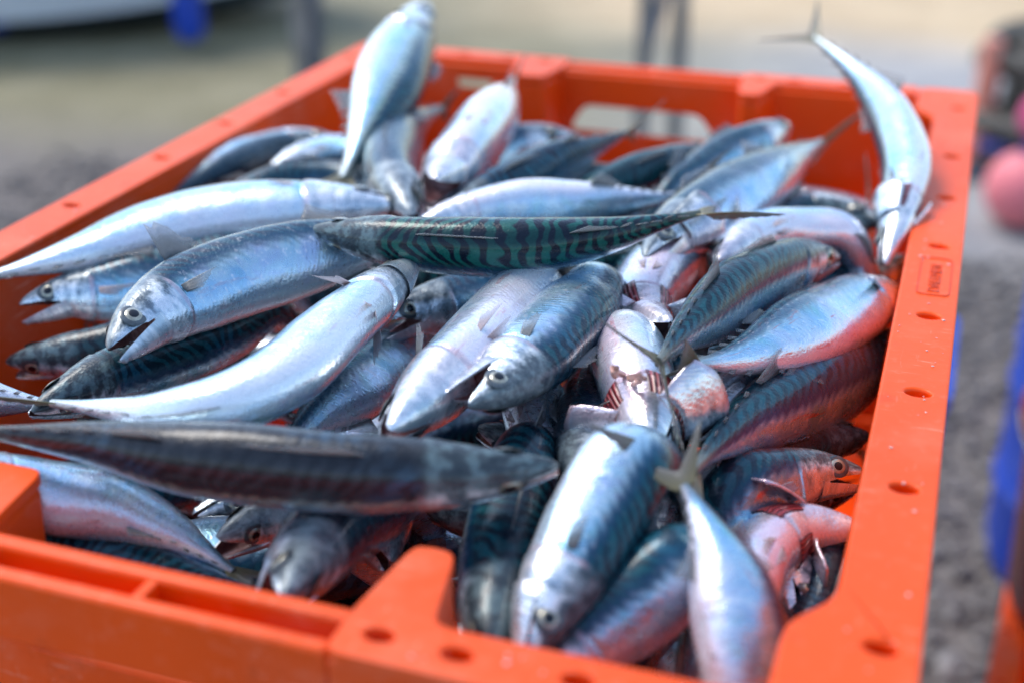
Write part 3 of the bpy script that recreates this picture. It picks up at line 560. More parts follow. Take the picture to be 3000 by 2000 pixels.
  ('navy black mackerel lying below the arching white one', [(0.2176,0.1199,0.8805),(0.1919,0.1309,0.8792),(0.1648,0.1257,0.8777),(0.1462,0.1051,0.8762),(0.1336,0.0802,0.8748),(0.1244,0.0537,0.8741),(0.1173,0.0316,0.859),(0.1124,0.017,0.8355),(0.1074,0.0007,0.8132)], (0.803, -0.563, 0.196), {'tone': 1.0, 'grey': 0.4}, 0.2338),
  ('narrow mackerel head with round eye pointing down between others', [(0.1282,-0.2542,0.886),(0.1228,-0.2292,0.8821),(0.1173,-0.2043,0.8781),(0.1114,-0.1796,0.8734),(0.1059,-0.1547,0.869),(0.1011,-0.1295,0.8654),(0.0966,-0.1042,0.864),(0.0938,-0.0879,0.8451),(0.0911,-0.0726,0.8244)], (-0.896, -0.127, 0.426), {'tone': 0.8, 'gape': 3}, 0.19),
  ('mackerel head gaping upwards behind the front rim', [(0.0456,-0.3581,0.8851),(0.0383,-0.3341,0.8781),(0.0331,-0.3095,0.8715),(0.0311,-0.2843,0.8654),(0.0327,-0.2588,0.86),(0.0364,-0.2338,0.8553),(0.0385,-0.2161,0.8366),(0.0397,-0.2025,0.8144),(0.0408,-0.188,0.7928)], (0.557, 0.188, 0.809), {'gape': 46, 'tone': 0.6, 'grey': 0.3}, 0.2307),
  ('dark teal mackerel standing head down behind the front right post', [(0.1217,-0.3504,0.8615),(0.1139,-0.3246,0.8643),(0.1071,-0.2986,0.8668),(0.1014,-0.2723,0.8693),(0.0966,-0.2458,0.8719),(0.0917,-0.2199,0.8731),(0.0884,-0.2028,0.8525),(0.085,-0.1854,0.8321),(0.0815,-0.1677,0.812)], (0.277, -0.037, 0.96), {'tone': 1.0}, 0.2234),
  ('dark blue back showing below the pale fish at the front rim', [(-0.1425,-0.3184,0.8546),(-0.1236,-0.316,0.8526),(-0.1048,-0.3136,0.8503),(-0.086,-0.3116,0.8477),(-0.0671,-0.31,0.8453),(-0.0481,-0.3092,0.8439),(-0.029,-0.3089,0.8431),(-0.01,-0.3083,0.8421),(0.009,-0.3071,0.8407)], (0.148, -0.849, 0.507), {'tone': 1.0}, 0.19),
  ('dark mackerel head with reddish snout touching the right wall', [(0.2356,-0.1518,0.8567),(0.2145,-0.1621,0.858),(0.1981,-0.1788,0.8592),(0.1859,-0.1983,0.8625),(0.1774,-0.2112,0.8451),(0.1695,-0.2232,0.8265),(0.1615,-0.2353,0.808),(0.1533,-0.2471,0.7893),(0.1452,-0.2589,0.7706)], (-0.52, -0.041, 0.853), {'gape': 14, 'tone': 0.9, 'pink': 1.0}, 0.19),
  ('pink mackerel with dark red gill slit in the near right corner', [(0.2406,-0.1951,0.8492),(0.2137,-0.2001,0.8503),(0.1988,-0.2229,0.8492),(0.1946,-0.2499,0.8465),(0.1943,-0.2737,0.8334),(0.1942,-0.2912,0.812),(0.1939,-0.309,0.791),(0.1936,-0.3265,0.7697),(0.1933,-0.3439,0.7482)], (-0.511, 0.296, -0.807), {'gill': 40, 'pink': 1.0, 'gape': 20, 'tail': 0.3}, 0.2261),
  ('dark fish under the red glowing mackerel by the right wall', [(0.2332,-0.0847,0.8399),(0.2171,-0.1023,0.8431),(0.2018,-0.1206,0.8461),(0.1887,-0.1406,0.8488),(0.1782,-0.1615,0.8543),(0.1697,-0.18,0.8435),(0.1628,-0.1953,0.8262),(0.1558,-0.2108,0.8092),(0.1487,-0.2257,0.7917)], (0.664, -0.24, 0.708), {'tone': 1.0}, 0.19),
  ('pale fish head in the gap right of the charcoal snout', [(0.1126,-0.2297,0.8672),(0.1027,-0.2112,0.8661),(0.0929,-0.1926,0.866),(0.0839,-0.1736,0.8669),(0.0763,-0.1545,0.8687),(0.0717,-0.1432,0.8517),(0.0674,-0.1321,0.8344),(0.0629,-0.1206,0.8173),(0.0584,-0.1091,0.8003)], (0.564, 0.3, -0.77), {'pink': 0.5, 'gape': 12}, 0.19),
  ('silver gill plates between flared gills and the red glowing fish', [(0.1622,-0.1838,0.8778),(0.1626,-0.1606,0.8732),(0.1652,-0.1376,0.8682),(0.1716,-0.1155,0.8626),(0.1832,-0.0951,0.8599),(0.1921,-0.0818,0.8429),(0.1992,-0.0714,0.8228),(0.2064,-0.0604,0.8031),(0.2136,-0.0493,0.7834)], (0.335, -0.316, -0.888), {'pink': 0.6, 'gill': 35, 'gape': 20}, 0.19),
  ('teal grey fish head left of the front right post', [(0.0484,-0.2699,0.8427),(0.0376,-0.2537,0.841),(0.0288,-0.2362,0.8399),(0.0229,-0.2176,0.8405),(0.0189,-0.2,0.8341),(0.0168,-0.1901,0.8174),(0.0147,-0.1801,0.8007),(0.0123,-0.1698,0.7842),(0.01,-0.1594,0.7677)], (0.714, 0.298, 0.634), {'tone': 0.8, 'gape': 10}, 0.19),
  ('bloody pink fish in the near right corner behind the white bellied one', [(0.2225,-0.2373,0.8319),(0.2147,-0.2231,0.8356),(0.2076,-0.2085,0.8394),(0.2011,-0.1939,0.844),(0.1954,-0.1845,0.8366),(0.1908,-0.1788,0.8217),(0.1867,-0.1706,0.8078),(0.1829,-0.1613,0.7945),(0.1793,-0.1514,0.7816)], (0.868, 0.41, -0.282), {'pink': 1.0, 'gape': 12}, 0.19),
  ('dark fish right under the snout half of the charcoal mackerel', [(0.0452,-0.2319,0.8526),(0.066,-0.2349,0.8503),(0.0865,-0.2311,0.8499),(0.1005,-0.228,0.8351),(0.1134,-0.2254,0.8186),(0.1264,-0.2227,0.8021),(0.1393,-0.2198,0.7857),(0.1523,-0.2169,0.7693),(0.1654,-0.2142,0.7529)], (0.526, -0.793, 0.308), {'tone': 1.0}, 0.19),
  ('dark fish below the reddish snout at the right wall', [(0.2295,-0.0985,0.816),(0.2111,-0.1139,0.8168),(0.1978,-0.1338,0.8182),(0.1882,-0.1532,0.809),(0.1812,-0.1696,0.7928),(0.1745,-0.187,0.7776),(0.1677,-0.2043,0.7623),(0.1606,-0.2205,0.7461),(0.1533,-0.2356,0.7288)], (-0.112, -0.542, 0.833), {'tone': 1.0}, 0.19),
  ('brownish fish back deep in the near right corner', [(0.2183,-0.2857,0.8193),(0.2202,-0.2638,0.8214),(0.2221,-0.2419,0.8237),(0.2237,-0.2201,0.8265),(0.2248,-0.1993,0.8336),(0.2258,-0.1809,0.8249),(0.2265,-0.1676,0.8074),(0.2272,-0.1538,0.7902),(0.2278,-0.1397,0.7732)], (0.451, -0.231, 0.862), {'tone': 0.8, 'grey': 0.6}, 0.1916),
  ('pale head sliver between the broad and the white bellied mackerel', [(0.1638,-0.2308,0.8406),(0.1596,-0.2123,0.8423),(0.1548,-0.194,0.8445),(0.1493,-0.1762,0.8482),(0.1433,-0.1589,0.8458),(0.1398,-0.1493,0.8297),(0.1364,-0.1392,0.814),(0.1328,-0.1286,0.7985),(0.1293,-0.1179,0.7832)], (0.894, 0.305, -0.327), {'pink': 0.4}, 0.19),
  ('small silvery jaws below the pink bellied mackerel', [(0.1529,-0.1242,0.8625),(0.1583,-0.1027,0.8585),(0.1674,-0.0825,0.8545),(0.1801,-0.0643,0.8509),(0.1929,-0.0461,0.848),(0.2046,-0.0301,0.8379),(0.2119,-0.0206,0.8189),(0.2194,-0.0105,0.8002),(0.2268,-0.0003,0.7815)], (-0.408, 0.431, 0.805), {'gape': 24, 'pink': 0.2}, 0.19),
  ('pale green fish flank between the right wall and the red flanked one', [(0.2144,0.054,0.869),(0.2055,0.0709,0.8676),(0.2005,0.0893,0.8666),(0.1995,0.1083,0.8657),(0.1997,0.1275,0.865),(0.2004,0.1466,0.8646),(0.2019,0.1656,0.8644),(0.2035,0.1847,0.8641),(0.205,0.2038,0.8638)], (0.387, -0.031, -0.922), {'pink': 0.2}, 0.19),
  ('blue grey snout below the head of the arching mackerel', [(0.2362,0.112,0.8637),(0.2241,0.091,0.8584),(0.2097,0.071,0.8553),(0.1946,0.0514,0.856),(0.1839,0.0354,0.8411),(0.1746,0.0209,0.8233),(0.1651,0.0069,0.8051),(0.1553,-0.006,0.7863),(0.1454,-0.0183,0.7672)], (-0.376, -0.093, 0.922), {'tone': 0.7}, 0.19),
  ('small pale jaws in the shade under the long charcoal mackerel', [(-0.0213,-0.2949,0.8557),(-0.0137,-0.2744,0.8519),(-0.0014,-0.2563,0.8495),(0.0108,-0.2403,0.8409),(0.0207,-0.2311,0.8234),(0.0314,-0.2229,0.8059),(0.0409,-0.2134,0.7884),(0.0494,-0.2031,0.7707),(0.0578,-0.1928,0.753)], (0.566, 0.3, 0.768), {'gape': 30, 'grey': 0.3}, 0.19),
  ('dark fish with curled jaw below the gaping blue one', [(0.0529,-0.1721,0.8586),(0.072,-0.1683,0.8523),(0.0852,-0.1538,0.8485),(0.0931,-0.1352,0.8503),(0.0993,-0.1226,0.8384),(0.1047,-0.1143,0.8205),(0.1095,-0.105,0.8028),(0.1141,-0.0951,0.7855),(0.1184,-0.0849,0.7682)], (0.717, -0.101, 0.69), {'gape': 30, 'tone': 0.9}, 0.19),
  ('dark fish behind the left wall fish near the upright one', [(-0.1947,0.0797,0.8819),(-0.1886,0.1022,0.8805),(-0.1818,0.1243,0.8791),(-0.1637,0.138,0.8773),(-0.1412,0.1354,0.8742),(-0.1266,0.1338,0.8563),(-0.112,0.1321,0.8382),(-0.0973,0.1312,0.8201),(-0.0829,0.1308,0.8018)], (0.128, -0.748, -0.651), {'tone': 0.9, 'grey': 0.3}, 0.19),
  ('gaping brown mouthed mackerel above the left wall fish', [(-0.0823,0.0341,0.8967),(-0.1041,0.042,0.8949),(-0.127,0.045,0.8928),(-0.1488,0.0382,0.8904),(-0.1638,0.0207,0.8882),(-0.176,0.0019,0.8828),(-0.1833,-0.0103,0.8646),(-0.1909,-0.023,0.8466),(-0.1987,-0.0357,0.8287)], (-0.173, 0.078, 0.982), {'gape': 26, 'tone': 0.7}, 0.19),
  ('dark teal fish in the gap behind the slim pale one', [(0.0693,0.0953,0.8848),(0.0533,0.1158,0.8844),(0.0309,0.1249,0.884),(0.0169,0.1032,0.8838),(0.0096,0.0786,0.8843),(0.0048,0.0612,0.8658),(0.0002,0.0445,0.8464),(-0.0047,0.0274,0.8273),(-0.0095,0.0104,0.8082)], (0.612, -0.278, 0.74), {'tone': 0.9, 'gold': 0.4}, 0.2051),
  ('bluish silver fish behind the lilac sided one', [(0.085,0.1282,0.8847),(0.0756,0.1075,0.8804),(0.0567,0.0949,0.8771),(0.0358,0.0861,0.8728),(0.0227,0.0776,0.856),(0.0105,0.0686,0.8384),(-0.0021,0.0605,0.8207),(-0.0151,0.0542,0.8026),(-0.0283,0.0489,0.7843)], (-0.61, 0.306, 0.731), {'pink': 0.3}, 0.19),
  ('dark blue fish in the gap right of the gaping blue one', [(0.0975,-0.0767,0.8749),(0.091,-0.0532,0.8744),(0.0855,-0.0293,0.8741),(0.0816,-0.0052,0.8738),(0.0793,0.0191,0.8733),(0.0789,0.0436,0.8737),(0.0789,0.0658,0.8642),(0.079,0.0802,0.8446),(0.0791,0.0954,0.8254)], (0.426, 0.069, 0.902), {'tone': 1.0}, 0.1989),
  ('dark green fish in the gap between red flanked and pink bellied ones', [(0.1695,-0.0262,0.8634),(0.1614,-0.0495,0.8637),(0.1527,-0.0725,0.864),(0.144,-0.0956,0.8644),(0.1357,-0.1185,0.8644),(0.1302,-0.1347,0.847),(0.1251,-0.1511,0.8293),(0.1203,-0.169,0.813),(0.1155,-0.1869,0.7969)], (0.478, -0.168, 0.862), {'tone': 1.0}, 0.19),
  ('dark sliver of fish between the curved silver tail and the charcoal mackerel', [(-0.0954,-0.3606,0.8262),(-0.1138,-0.3526,0.8259),(-0.1187,-0.3326,0.8257),(-0.1231,-0.3124,0.8256),(-0.1276,-0.2923,0.8258),(-0.1319,-0.2721,0.8262),(-0.1366,-0.252,0.8261),(-0.1418,-0.232,0.8253),(-0.147,-0.212,0.8244)], (-0.702, -0.157, 0.695), {'tone': 1.0, 'fill': 1}, 0.1862),
  ('dark fish in the left gap under the long charcoal mackerel', [(-0.0786,-0.1425,0.8142),(-0.0901,-0.169,0.8152),(-0.1025,-0.195,0.8155),(-0.1168,-0.22,0.8144),(-0.1315,-0.2447,0.813),(-0.1446,-0.2704,0.8129),(-0.1567,-0.2966,0.8135),(-0.1689,-0.3227,0.8139),(-0.1816,-0.3486,0.8141)], (0.587, -0.378, 0.716), {'tone': 1.0, 'fill': 1}, 0.23),
  ('dark blue fish under the charcoal mackerel beside the front right post', [(-0.1192,-0.2796,0.8074),(-0.0916,-0.2675,0.8072),(-0.064,-0.2553,0.807),(-0.0365,-0.2429,0.8065),(-0.0095,-0.2297,0.8055),(0.0176,-0.2165,0.8044),(0.0455,-0.2051,0.8047),(0.0739,-0.1949,0.806),(0.1021,-0.1844,0.8069)], (0.37, -0.814, -0.447), {'tone': 1.0, 'fill': 1}, 0.23),
  ('pale fish glimpsed under the white bellied one at the front rim', [(0.0828,-0.1408,0.8029),(0.1025,-0.1598,0.8015),(0.1223,-0.1788,0.7999),(0.142,-0.1978,0.7983),(0.1615,-0.2171,0.7973),(0.1805,-0.2369,0.7975),(0.1994,-0.2568,0.7979),(0.2073,-0.2828,0.7974),(0.2066,-0.3102,0.7966)], (0.592, 0.57, 0.57), {'tone': 1.0, 'fill': 1}, 0.23),
  ('dark fish edge above the pale one by the front left post', [(-0.0385,-0.2129,0.8062),(-0.0622,-0.203,0.8063),(-0.0856,-0.1925,0.8057),(-0.1092,-0.1823,0.8055),(-0.1331,-0.173,0.8063),(-0.157,-0.1637,0.8071),(-0.1809,-0.1542,0.8074),(-0.2046,-0.1445,0.8077),(-0.2192,-0.1239,0.8079)], (-0.036, -0.12, 0.992), {'tone': 1.0, 'fill': 1}, 0.2274),
  ('dark fish between the white belly up mackerel and the charcoal one', [(-0.0801,-0.2222,0.8091),(-0.0635,-0.1987,0.8087),(-0.0462,-0.1757,0.8089),(-0.0287,-0.1527,0.8092),(-0.0114,-0.1297,0.8093),(0.0058,-0.1066,0.8094),(0.0231,-0.0835,0.8097),(0.0404,-0.0605,0.8098),(0.0571,-0.037,0.8095)], (0.682, -0.51, -0.524), {'tone': 1.0, 'fill': 1}, 0.23),
  ('dark fish between the spotted one and the curved silver one', [(-0.2092,-0.0712,0.8093),(-0.1884,-0.064,0.8093),(-0.1664,-0.0624,0.8093),(-0.1444,-0.0604,0.8093),(-0.1224,-0.0584,0.8093),(-0.1004,-0.0564,0.8094),(-0.0784,-0.0544,0.8094),(-0.0564,-0.0525,0.8094),(-0.0344,-0.0507,0.8095)], (-0.004, 0.046, -0.999), {'tone': 1.0, 'fill': 1}, 0.1983),
  ('dark fish in the shadow beneath the mackerel with the raised fin', [(-0.0642,0.1122,0.8104),(-0.0818,0.0898,0.8106),(-0.0997,0.0677,0.8108),(-0.1179,0.0458,0.8106),(-0.1362,0.024,0.8105),(-0.1543,0.002,0.8105),(-0.1723,-0.02,0.8105),(-0.1904,-0.042,0.8105),(-0.2072,-0.0649,0.8105)], (0.406, -0.344, 0.847), {'tone': 1.0, 'fill': 1}, 0.23),
  ('sliver of dark fish under the head end of the green striped one', [(-0.1627,0.2519,0.8222),(-0.1524,0.2252,0.8226),(-0.1421,0.1985,0.8227),(-0.1319,0.1718,0.8223),(-0.1217,0.1451,0.8217),(-0.1114,0.1184,0.8215),(-0.1011,0.0917,0.8216),(-0.0908,0.065,0.8218),(-0.0805,0.0383,0.8222)], (0.329, 0.109, 0.938), {'tone': 1.0, 'fill': 1}, 0.23),
  ('sliver of fish below the pursed open mouth by the far handle', [(-0.0952,0.151,0.8182),(-0.1086,0.1765,0.818),(-0.122,0.202,0.8178),(-0.1355,0.2275,0.8179),(-0.149,0.2529,0.8184),(-0.1625,0.2783,0.8189),(-0.176,0.3038,0.8192),(-0.1895,0.3292,0.8194),(-0.203,0.3547,0.8195)], (-0.264, -0.129, -0.956), {'tone': 1.0, 'fill': 1}, 0.23),
  ('dark fish behind the lilac sided one at the far right', [(0.21,0.291,0.8145),(0.2081,0.3117,0.8145),(0.189,0.3198,0.8145),(0.1687,0.3254,0.8145),(0.1485,0.3314,0.8145),(0.1284,0.3378,0.8145),(0.1075,0.3403,0.8145),(0.0864,0.34,0.8145),(0.0653,0.34,0.8145)], (0.252, 0.882, -0.397), {'tone': 1.0, 'fill': 1}, 0.1857),
  ('sliver of dark fish just above the front left post', [(-0.0998,-0.3123,0.7743),(-0.1159,-0.2898,0.7743),(-0.1321,-0.2674,0.7743),(-0.1482,-0.245,0.7743),(-0.1644,-0.2226,0.7743),(-0.1805,-0.2001,0.7743),(-0.197,-0.178,0.7743),(-0.209,-0.1532,0.7743),(-0.21,-0.1256,0.7743)], (0.469, 0.337, 0.816), {'tone': 1.0, 'fill': 1}, 0.23),
  ('dark fish at the front rim left of the front right post', [(-0.1124,-0.1717,0.7715),(-0.0855,-0.1819,0.7712),(-0.0588,-0.1923,0.771),(-0.032,-0.2027,0.7709),(-0.0052,-0.2131,0.7708),(0.0216,-0.2234,0.7706),(0.0484,-0.2337,0.7704),(0.075,-0.2443,0.7705),(0.1017,-0.2551,0.7708)], (-0.219, -0.571, 0.791), {'tone': 1.0, 'fill': 1}, 0.23),
  ('sliver of dark fish behind the tail of the pale front left one', [(-0.0989,-0.2179,0.771),(-0.1105,-0.1918,0.7708),(-0.1221,-0.1655,0.7708),(-0.1335,-0.1393,0.7709),(-0.1451,-0.1131,0.7708),(-0.1567,-0.0869,0.7706),(-0.1683,-0.0607,0.7704),(-0.1798,-0.0345,0.7704),(-0.1915,-0.0083,0.77)], (0.852, 0.374, 0.366), {'tone': 1.0, 'fill': 1}, 0.23),
  ('sliver of dark fish below the snout of the charcoal mackerel', [(0.0856,-0.16,0.7627),(0.0568,-0.156,0.7628),(0.028,-0.1515,0.7626),(-0.0008,-0.147,0.7624),(-0.0296,-0.1429,0.7624),(-0.0584,-0.1387,0.7625),(-0.0872,-0.1344,0.7624),(-0.116,-0.1298,0.7621),(-0.1447,-0.1251,0.7616)], (0.061, 0.392, -0.918), {'tone': 1.0, 'fill': 1}, 0.23),
  ('dark fish in the gap behind the front right post', [(0.2102,-0.0536,0.7668),(0.1901,-0.0732,0.7678),(0.1671,-0.0894,0.7679),(0.1436,-0.1049,0.7672),(0.1203,-0.1207,0.7668),(0.0971,-0.1366,0.7666),(0.074,-0.1526,0.7664),(0.0511,-0.169,0.7666),(0.0284,-0.1857,0.7671)], (-0.417, 0.647, -0.639), {'tone': 1.0, 'fill': 1}, 0.23),
  ('dark fish showing under the belly of the curved silver one', [(-0.0639,0.069,0.7625),(-0.0845,0.051,0.7625),(-0.105,0.033,0.7625),(-0.1256,0.015,0.7624),(-0.1462,-0.0029,0.7623),(-0.1669,-0.0207,0.7622),(-0.1876,-0.0386,0.7621),(-0.2076,-0.057,0.7623),(-0.2127,-0.0836,0.7624)], (-0.054, 0.058, 0.997), {'tone': 1.0, 'fill': 1}, 0.23),
  ('sliver of dark fish beside the tail of the red glowing one', [(-0.1085,-0.0034,0.7612),(-0.0801,-0.0058,0.7616),(-0.0517,-0.0081,0.7618),(-0.0232,-0.0097,0.7617),(0.0053,-0.0112,0.7615),(0.0338,-0.0129,0.7614),(0.0623,-0.0147,0.7614),(0.0907,-0.0166,0.7615),(0.1192,-0.0184,0.7615)], (-0.043, -0.717, -0.696), {'tone': 1.0, 'fill': 1}, 0.23),
  ('sliver of dark fish left of the flared gills', [(0.2103,0.2389,0.7662),(0.1911,0.2186,0.7668),(0.1685,0.202,0.7668),(0.1457,0.1858,0.7666),(0.123,0.1693,0.7665),(0.1005,0.1527,0.7664),(0.078,0.136,0.7665),(0.0555,0.1193,0.7665),(0.033,0.1026,0.7665)], (0.157, -0.207, -0.966), {'tone': 1.0, 'fill': 1}, 0.23),
  ('sliver of dark fish at the right wall below the red glowing one', [(0.0986,0.348,0.7681),(0.122,0.3392,0.7681),(0.1337,0.3169,0.768),(0.1447,0.2942,0.7679),(0.1559,0.2715,0.7678),(0.1673,0.249,0.7675),(0.1786,0.2264,0.7672),(0.1898,0.2037,0.7672),(0.2006,0.1809,0.7676)], (-0.817, -0.402, 0.413), {'tone': 1.0, 'fill': 1}, 0.2234),
]

PX   = [0, .012, .03, .06, .10, .15, .21, .30, .40, .50, .60, .70, .80, .88, .94, 1.0]
PTOP = [.006, .017, .026, .039, .053, .067, .079, .090, .096, .096, .088, .072, .050, .031, .018, .012]
PBOT = [.006, .016, .025, .038, .053, .069, .083, .096, .101, .099, .089, .070, .045, .026, .015, .011]
PW   = [.007, .016, .023, .033, .045, .056, .064, .071, .075, .074, .067, .054, .036, .022, .013, .009]
XC = .112                                  # corner of the mouth
def smooth_tab(tab):
    xs = np.linspace(0, 1, 401); y = np.interp(xs, PX, tab); k = np.ones(13) / 13
    yp = np.concatenate([2*y[0] - y[6:0:-1], y, 2*y[-1] - y[-2:-8:-1]]); ys = np.convolve(yp, k, 'valid')
    w = np.clip(xs / .05, 0, 1); return xs, y * (1 - w) + ys * w
_T, _B, _W = smooth_tab(PTOP), smooth_tab(PBOT), smooth_tab(PW)
def ptop(x): return np.interp(x, *_T)
def pbot(x): return np.interp(x, *_B)
def pwid(x): return np.interp(x, *_W)
def mouth_y(x): return -.001 - .020 * (np.clip(x, 0, XC) / XC) ** 1.2
def surf(x, th):
    """point of the straight fish's skin; th = 0 on the back, pi on the belly"""
    c, s = np.cos(th), np.sin(th)
    y = np.where(c >= 0, ptop(x) * np.abs(c) ** .95, -pbot(x) * np.abs(c) ** .92)
    z = pwid(x) * np.sign(s) * np.abs(s) ** .92
    xe = .208 + .012 * np.cos(2 * (np.abs(th) - 1.7))          # free edge of the gill cover stands proud
    k = 1 + .045 * np.clip((xe - x) / .006 + .5, 0, 1) * np.clip((x - .12) / .06, 0, 1) * np.clip((np.abs(th) - .75) / .3, 0, 1)
    k = k - .022 * np.exp(-((x - .150 + .012 * np.cos(2 * (np.abs(th) - 2.0))) / .005) ** 2) * np.clip((np.abs(th) - 1.0) / .3, 0, 1)
    k = k - .035 * np.exp(-((x - xe - .005) / .004) ** 2) * np.clip((np.abs(th) - .75) / .3, 0, 1)
    return y * k, z * k

class Warp:
    def __init__(s, ctrl, dorsal, L0):
        P = np.array(ctrl, float); n = len(P)
        Q = np.vstack([2*P[0]-P[1], P, 2*P[-1]-P[-2]]); out = []
        for t in np.linspace(0, n-1, 181):
            i = min(int(t), n-2); u = t - i; a, b, c, d = Q[i], Q[i+1], Q[i+2], Q[i+3]
            out.append(.5*((2*b)+(-a+c)*u+(2*a-5*b+4*c-d)*u*u+(-a+3*b-3*c+d)*u**3))
        P = np.array(out)
        for _ in range(12): P[1:-1] = .25*P[:-2] + .5*P[1:-1] + .25*P[2:]
        seg = np.r_[0, np.cumsum(np.linalg.norm(np.diff(P, axis=0), axis=1))]; s.L = seg[-1]; s.s = seg / s.L; s.P = P
        T = np.gradient(P, axis=0)
        k = np.ones(25) / 25
        for c in range(3):
            v = T[:, c]; T[:, c] = np.convolve(np.r_[np.full(12, v[0]), v, np.full(12, v[-1])], k, 'valid')
        T /= np.linalg.norm(T, axis=1)[:, None]; s.T = T
        D = np.zeros_like(P); m = len(P) // 2; d = np.array(dorsal, float)
        def put(i, d):
            d = d - (d @ T[i]) * T[i]; d /= np.linalg.norm(d); D[i] = d; return d
        d0 = put(m, d); d = d0
        for i in range(m+1, len(P)): d = put(i, d)
        d = d0
        for i in range(m-1, -1, -1): d = put(i, d)
        s.D = D; s.S = np.cross(T, D); s.L0 = L0
        s.base = P[m].copy(); s.base[2] = P[:, 2].min()
    def __call__(s, pts):
        p = np.asarray(pts, float); x = p[:, 0]; xc = np.clip(x, 0, 1)
        f = lambda A: np.array([np.interp(xc, s.s, A[:, k]) for k in range(3)]).T
        P, D, S, T = f(s.P), f(s.D), f(s.S), f(s.T)
        over = (x - xc) * s.L0
        W = P + T * over[:, None] + D * (p[:, 1] * s.L0)[:, None] + S * (p[:, 2] * s.L0)[:, None]
        dep = RZ - W[:, 2]                              # flesh and fins press flat against the crate walls
        lim = .2362 - .046 * np.maximum(dep, 0); q = (dep > 0) & (s.base[2] < RZ - .018)
        W[:, 0] = np.where(q, np.clip(W[:, 0], -lim, lim), W[:, 0])
        W[:, 1] = np.where(dep > 0, np.clip(W[:, 1], -.3715, .3715), W[:, 1])
        return W - s.base

NTH = 40
def body_mesh(wp, rng):
    A = [(rng.uniform(.6, 3.2), rng.uniform(0, 6.28), int(rng.integers(0, 4)), rng.uniform(0, 6.28), rng.uniform(.012, .030)) for _ in range(6)]
    xs = np.r_[np.linspace(0, .03, 9), np.linspace(.036, XC - .0005, 14), XC + .0005, np.linspace(.117, .19, 14), np.linspace(.194, .228, 16), np.linspace(.24, 1, 54)]
    th = np.linspace(-math.pi, math.pi, NTH + 1)[:-1]
    V, U, clip = [], [], []
    for x in xs:
        y, z = surf(np.full(NTH, x), th)
        y = np.array(y); z = np.array(z); c = np.zeros(NTH, bool)
        if x > .16:                                  # limp, uneven flesh
            k = 1 + min(1, (x - .16) / .12) * sum(a * math.sin(f * 6.28 * x + p) * np.cos(m * th + p2) for f, p, m, p2, a in A); y = y * k; z = z * k
        if x < XC:
            ym = mouth_y(x); c = y < ym; w = pwid(x)
            y[c] = ym + .45 * (ptop(x) - ym) * (1 - (z[c] / w) ** 2)
        V.append(np.c_[np.full(NTH, x), y, z]); clip.append(c)
    n = len(xs); V = np.vstack(V); F, UV, MI = [], [], []
    vv = (th + math.pi) / (2 * math.pi)
    for i in range(n - 1):
        for j in range(NTH):
            k = (j + 1) % NTH
            F.append((i*NTH+j, i*NTH+k, (i+1)*NTH+k, (i+1)*NTH+j))
            v0, v1 = j / NTH, (j + 1) / NTH
            UV.append(((xs[i], v0), (xs[i], v1), (xs[i+1], v1), (xs[i+1], v0)))
            MI.append(1 if (clip[i][j] and clip[i][k]) else 0)
    for i, sgn in ((0, 1), (n - 1, -1)):
        c = len(V); V = np.vstack([V, V[i*NTH:(i+1)*NTH].mean(0) + np.array([[-.003 * sgn, 0, 0]])])
        for j in range(NTH):
            k = (j + 1) % NTH; f = (c, i*NTH+k, i*NTH+j) if sgn > 0 else (c, i*NTH+j, i*NTH+k)
            F.append(f); UV.append(((xs[i], .5), (xs[i], .5), (xs[i], .5))); MI.append(0)
    return mesh_from("body", wp(V), F, UV, True, MI, 55)

def jaw_mesh(wp, gape):
    xs = np.r_[-.006, -.003, np.linspace(.002, .135, 16)]; m = 13; V, F, UV, MI = [], [], [], []
    ss = np.linspace(-1, 1, m)
    for x in xs:
        x0 = max(x, 0); ym = float(mouth_y(x0)) - .0012; b = float(pbot(max(x0, .01))) ; w = float(pwid(max(x0, .006))) * .985
        if x < .002: t = (x + .0065) / .009; w *= max(t, .05) ** .5; b = ym * -1 + (b + ym) * max(t, .1)
        dep = max((b + ym) * 1.22 + .002, .004)
        for sv in ss: V.append((x, ym - dep * math.sqrt(max(0, 1 - sv*sv)) ** .9, w * sv))
        for sv in ss: V.append((x, ym + .0004 - .66 * dep * math.sqrt(max(0, 1 - sv*sv)), w * .84 * sv))
    K = 2 * m; ring = list(range(m)) + [K - 1 - j for j in range(m)]
    V = np.array(V); n = len(xs)
    for i in range(n - 1):
        for j in range(K):
            a, b = ring[j], ring[(j + 1) % K]
            F.append((i*K+a, (i+1)*K+a, (i+1)*K+b, i*K+b))
            inner = j >= m
            v0 = .18 if inner else .5 + (.36 + .28 * (j / m)) % 1.0
            q0, q1 = .82 + .17 * min(j, m) / m, .82 + .17 * min(j + 1, m) / m
            UV.append(((max(xs[i], 0), q0), (max(xs[i+1], 0), q0), (max(xs[i+1], 0), q1), (max(xs[i], 0), q1)))
            MI.append(1 if (m <= j < K - 1) else 0)
    F.append(tuple(ring[::-1])); UV.append(tuple((0, .9) for _ in ring)); MI.append(0)
    a = R(gape); hx, hy = .118, -.027; x, y = V[:, 0] - hx, V[:, 1] - hy
    V[:, 0] = hx + x * math.cos(a) - y * math.sin(a); V[:, 1] = hy + x * math.sin(a) + y * math.cos(a)
    return mesh_from("jaw", wp(V), F, UV, True, MI, 60)

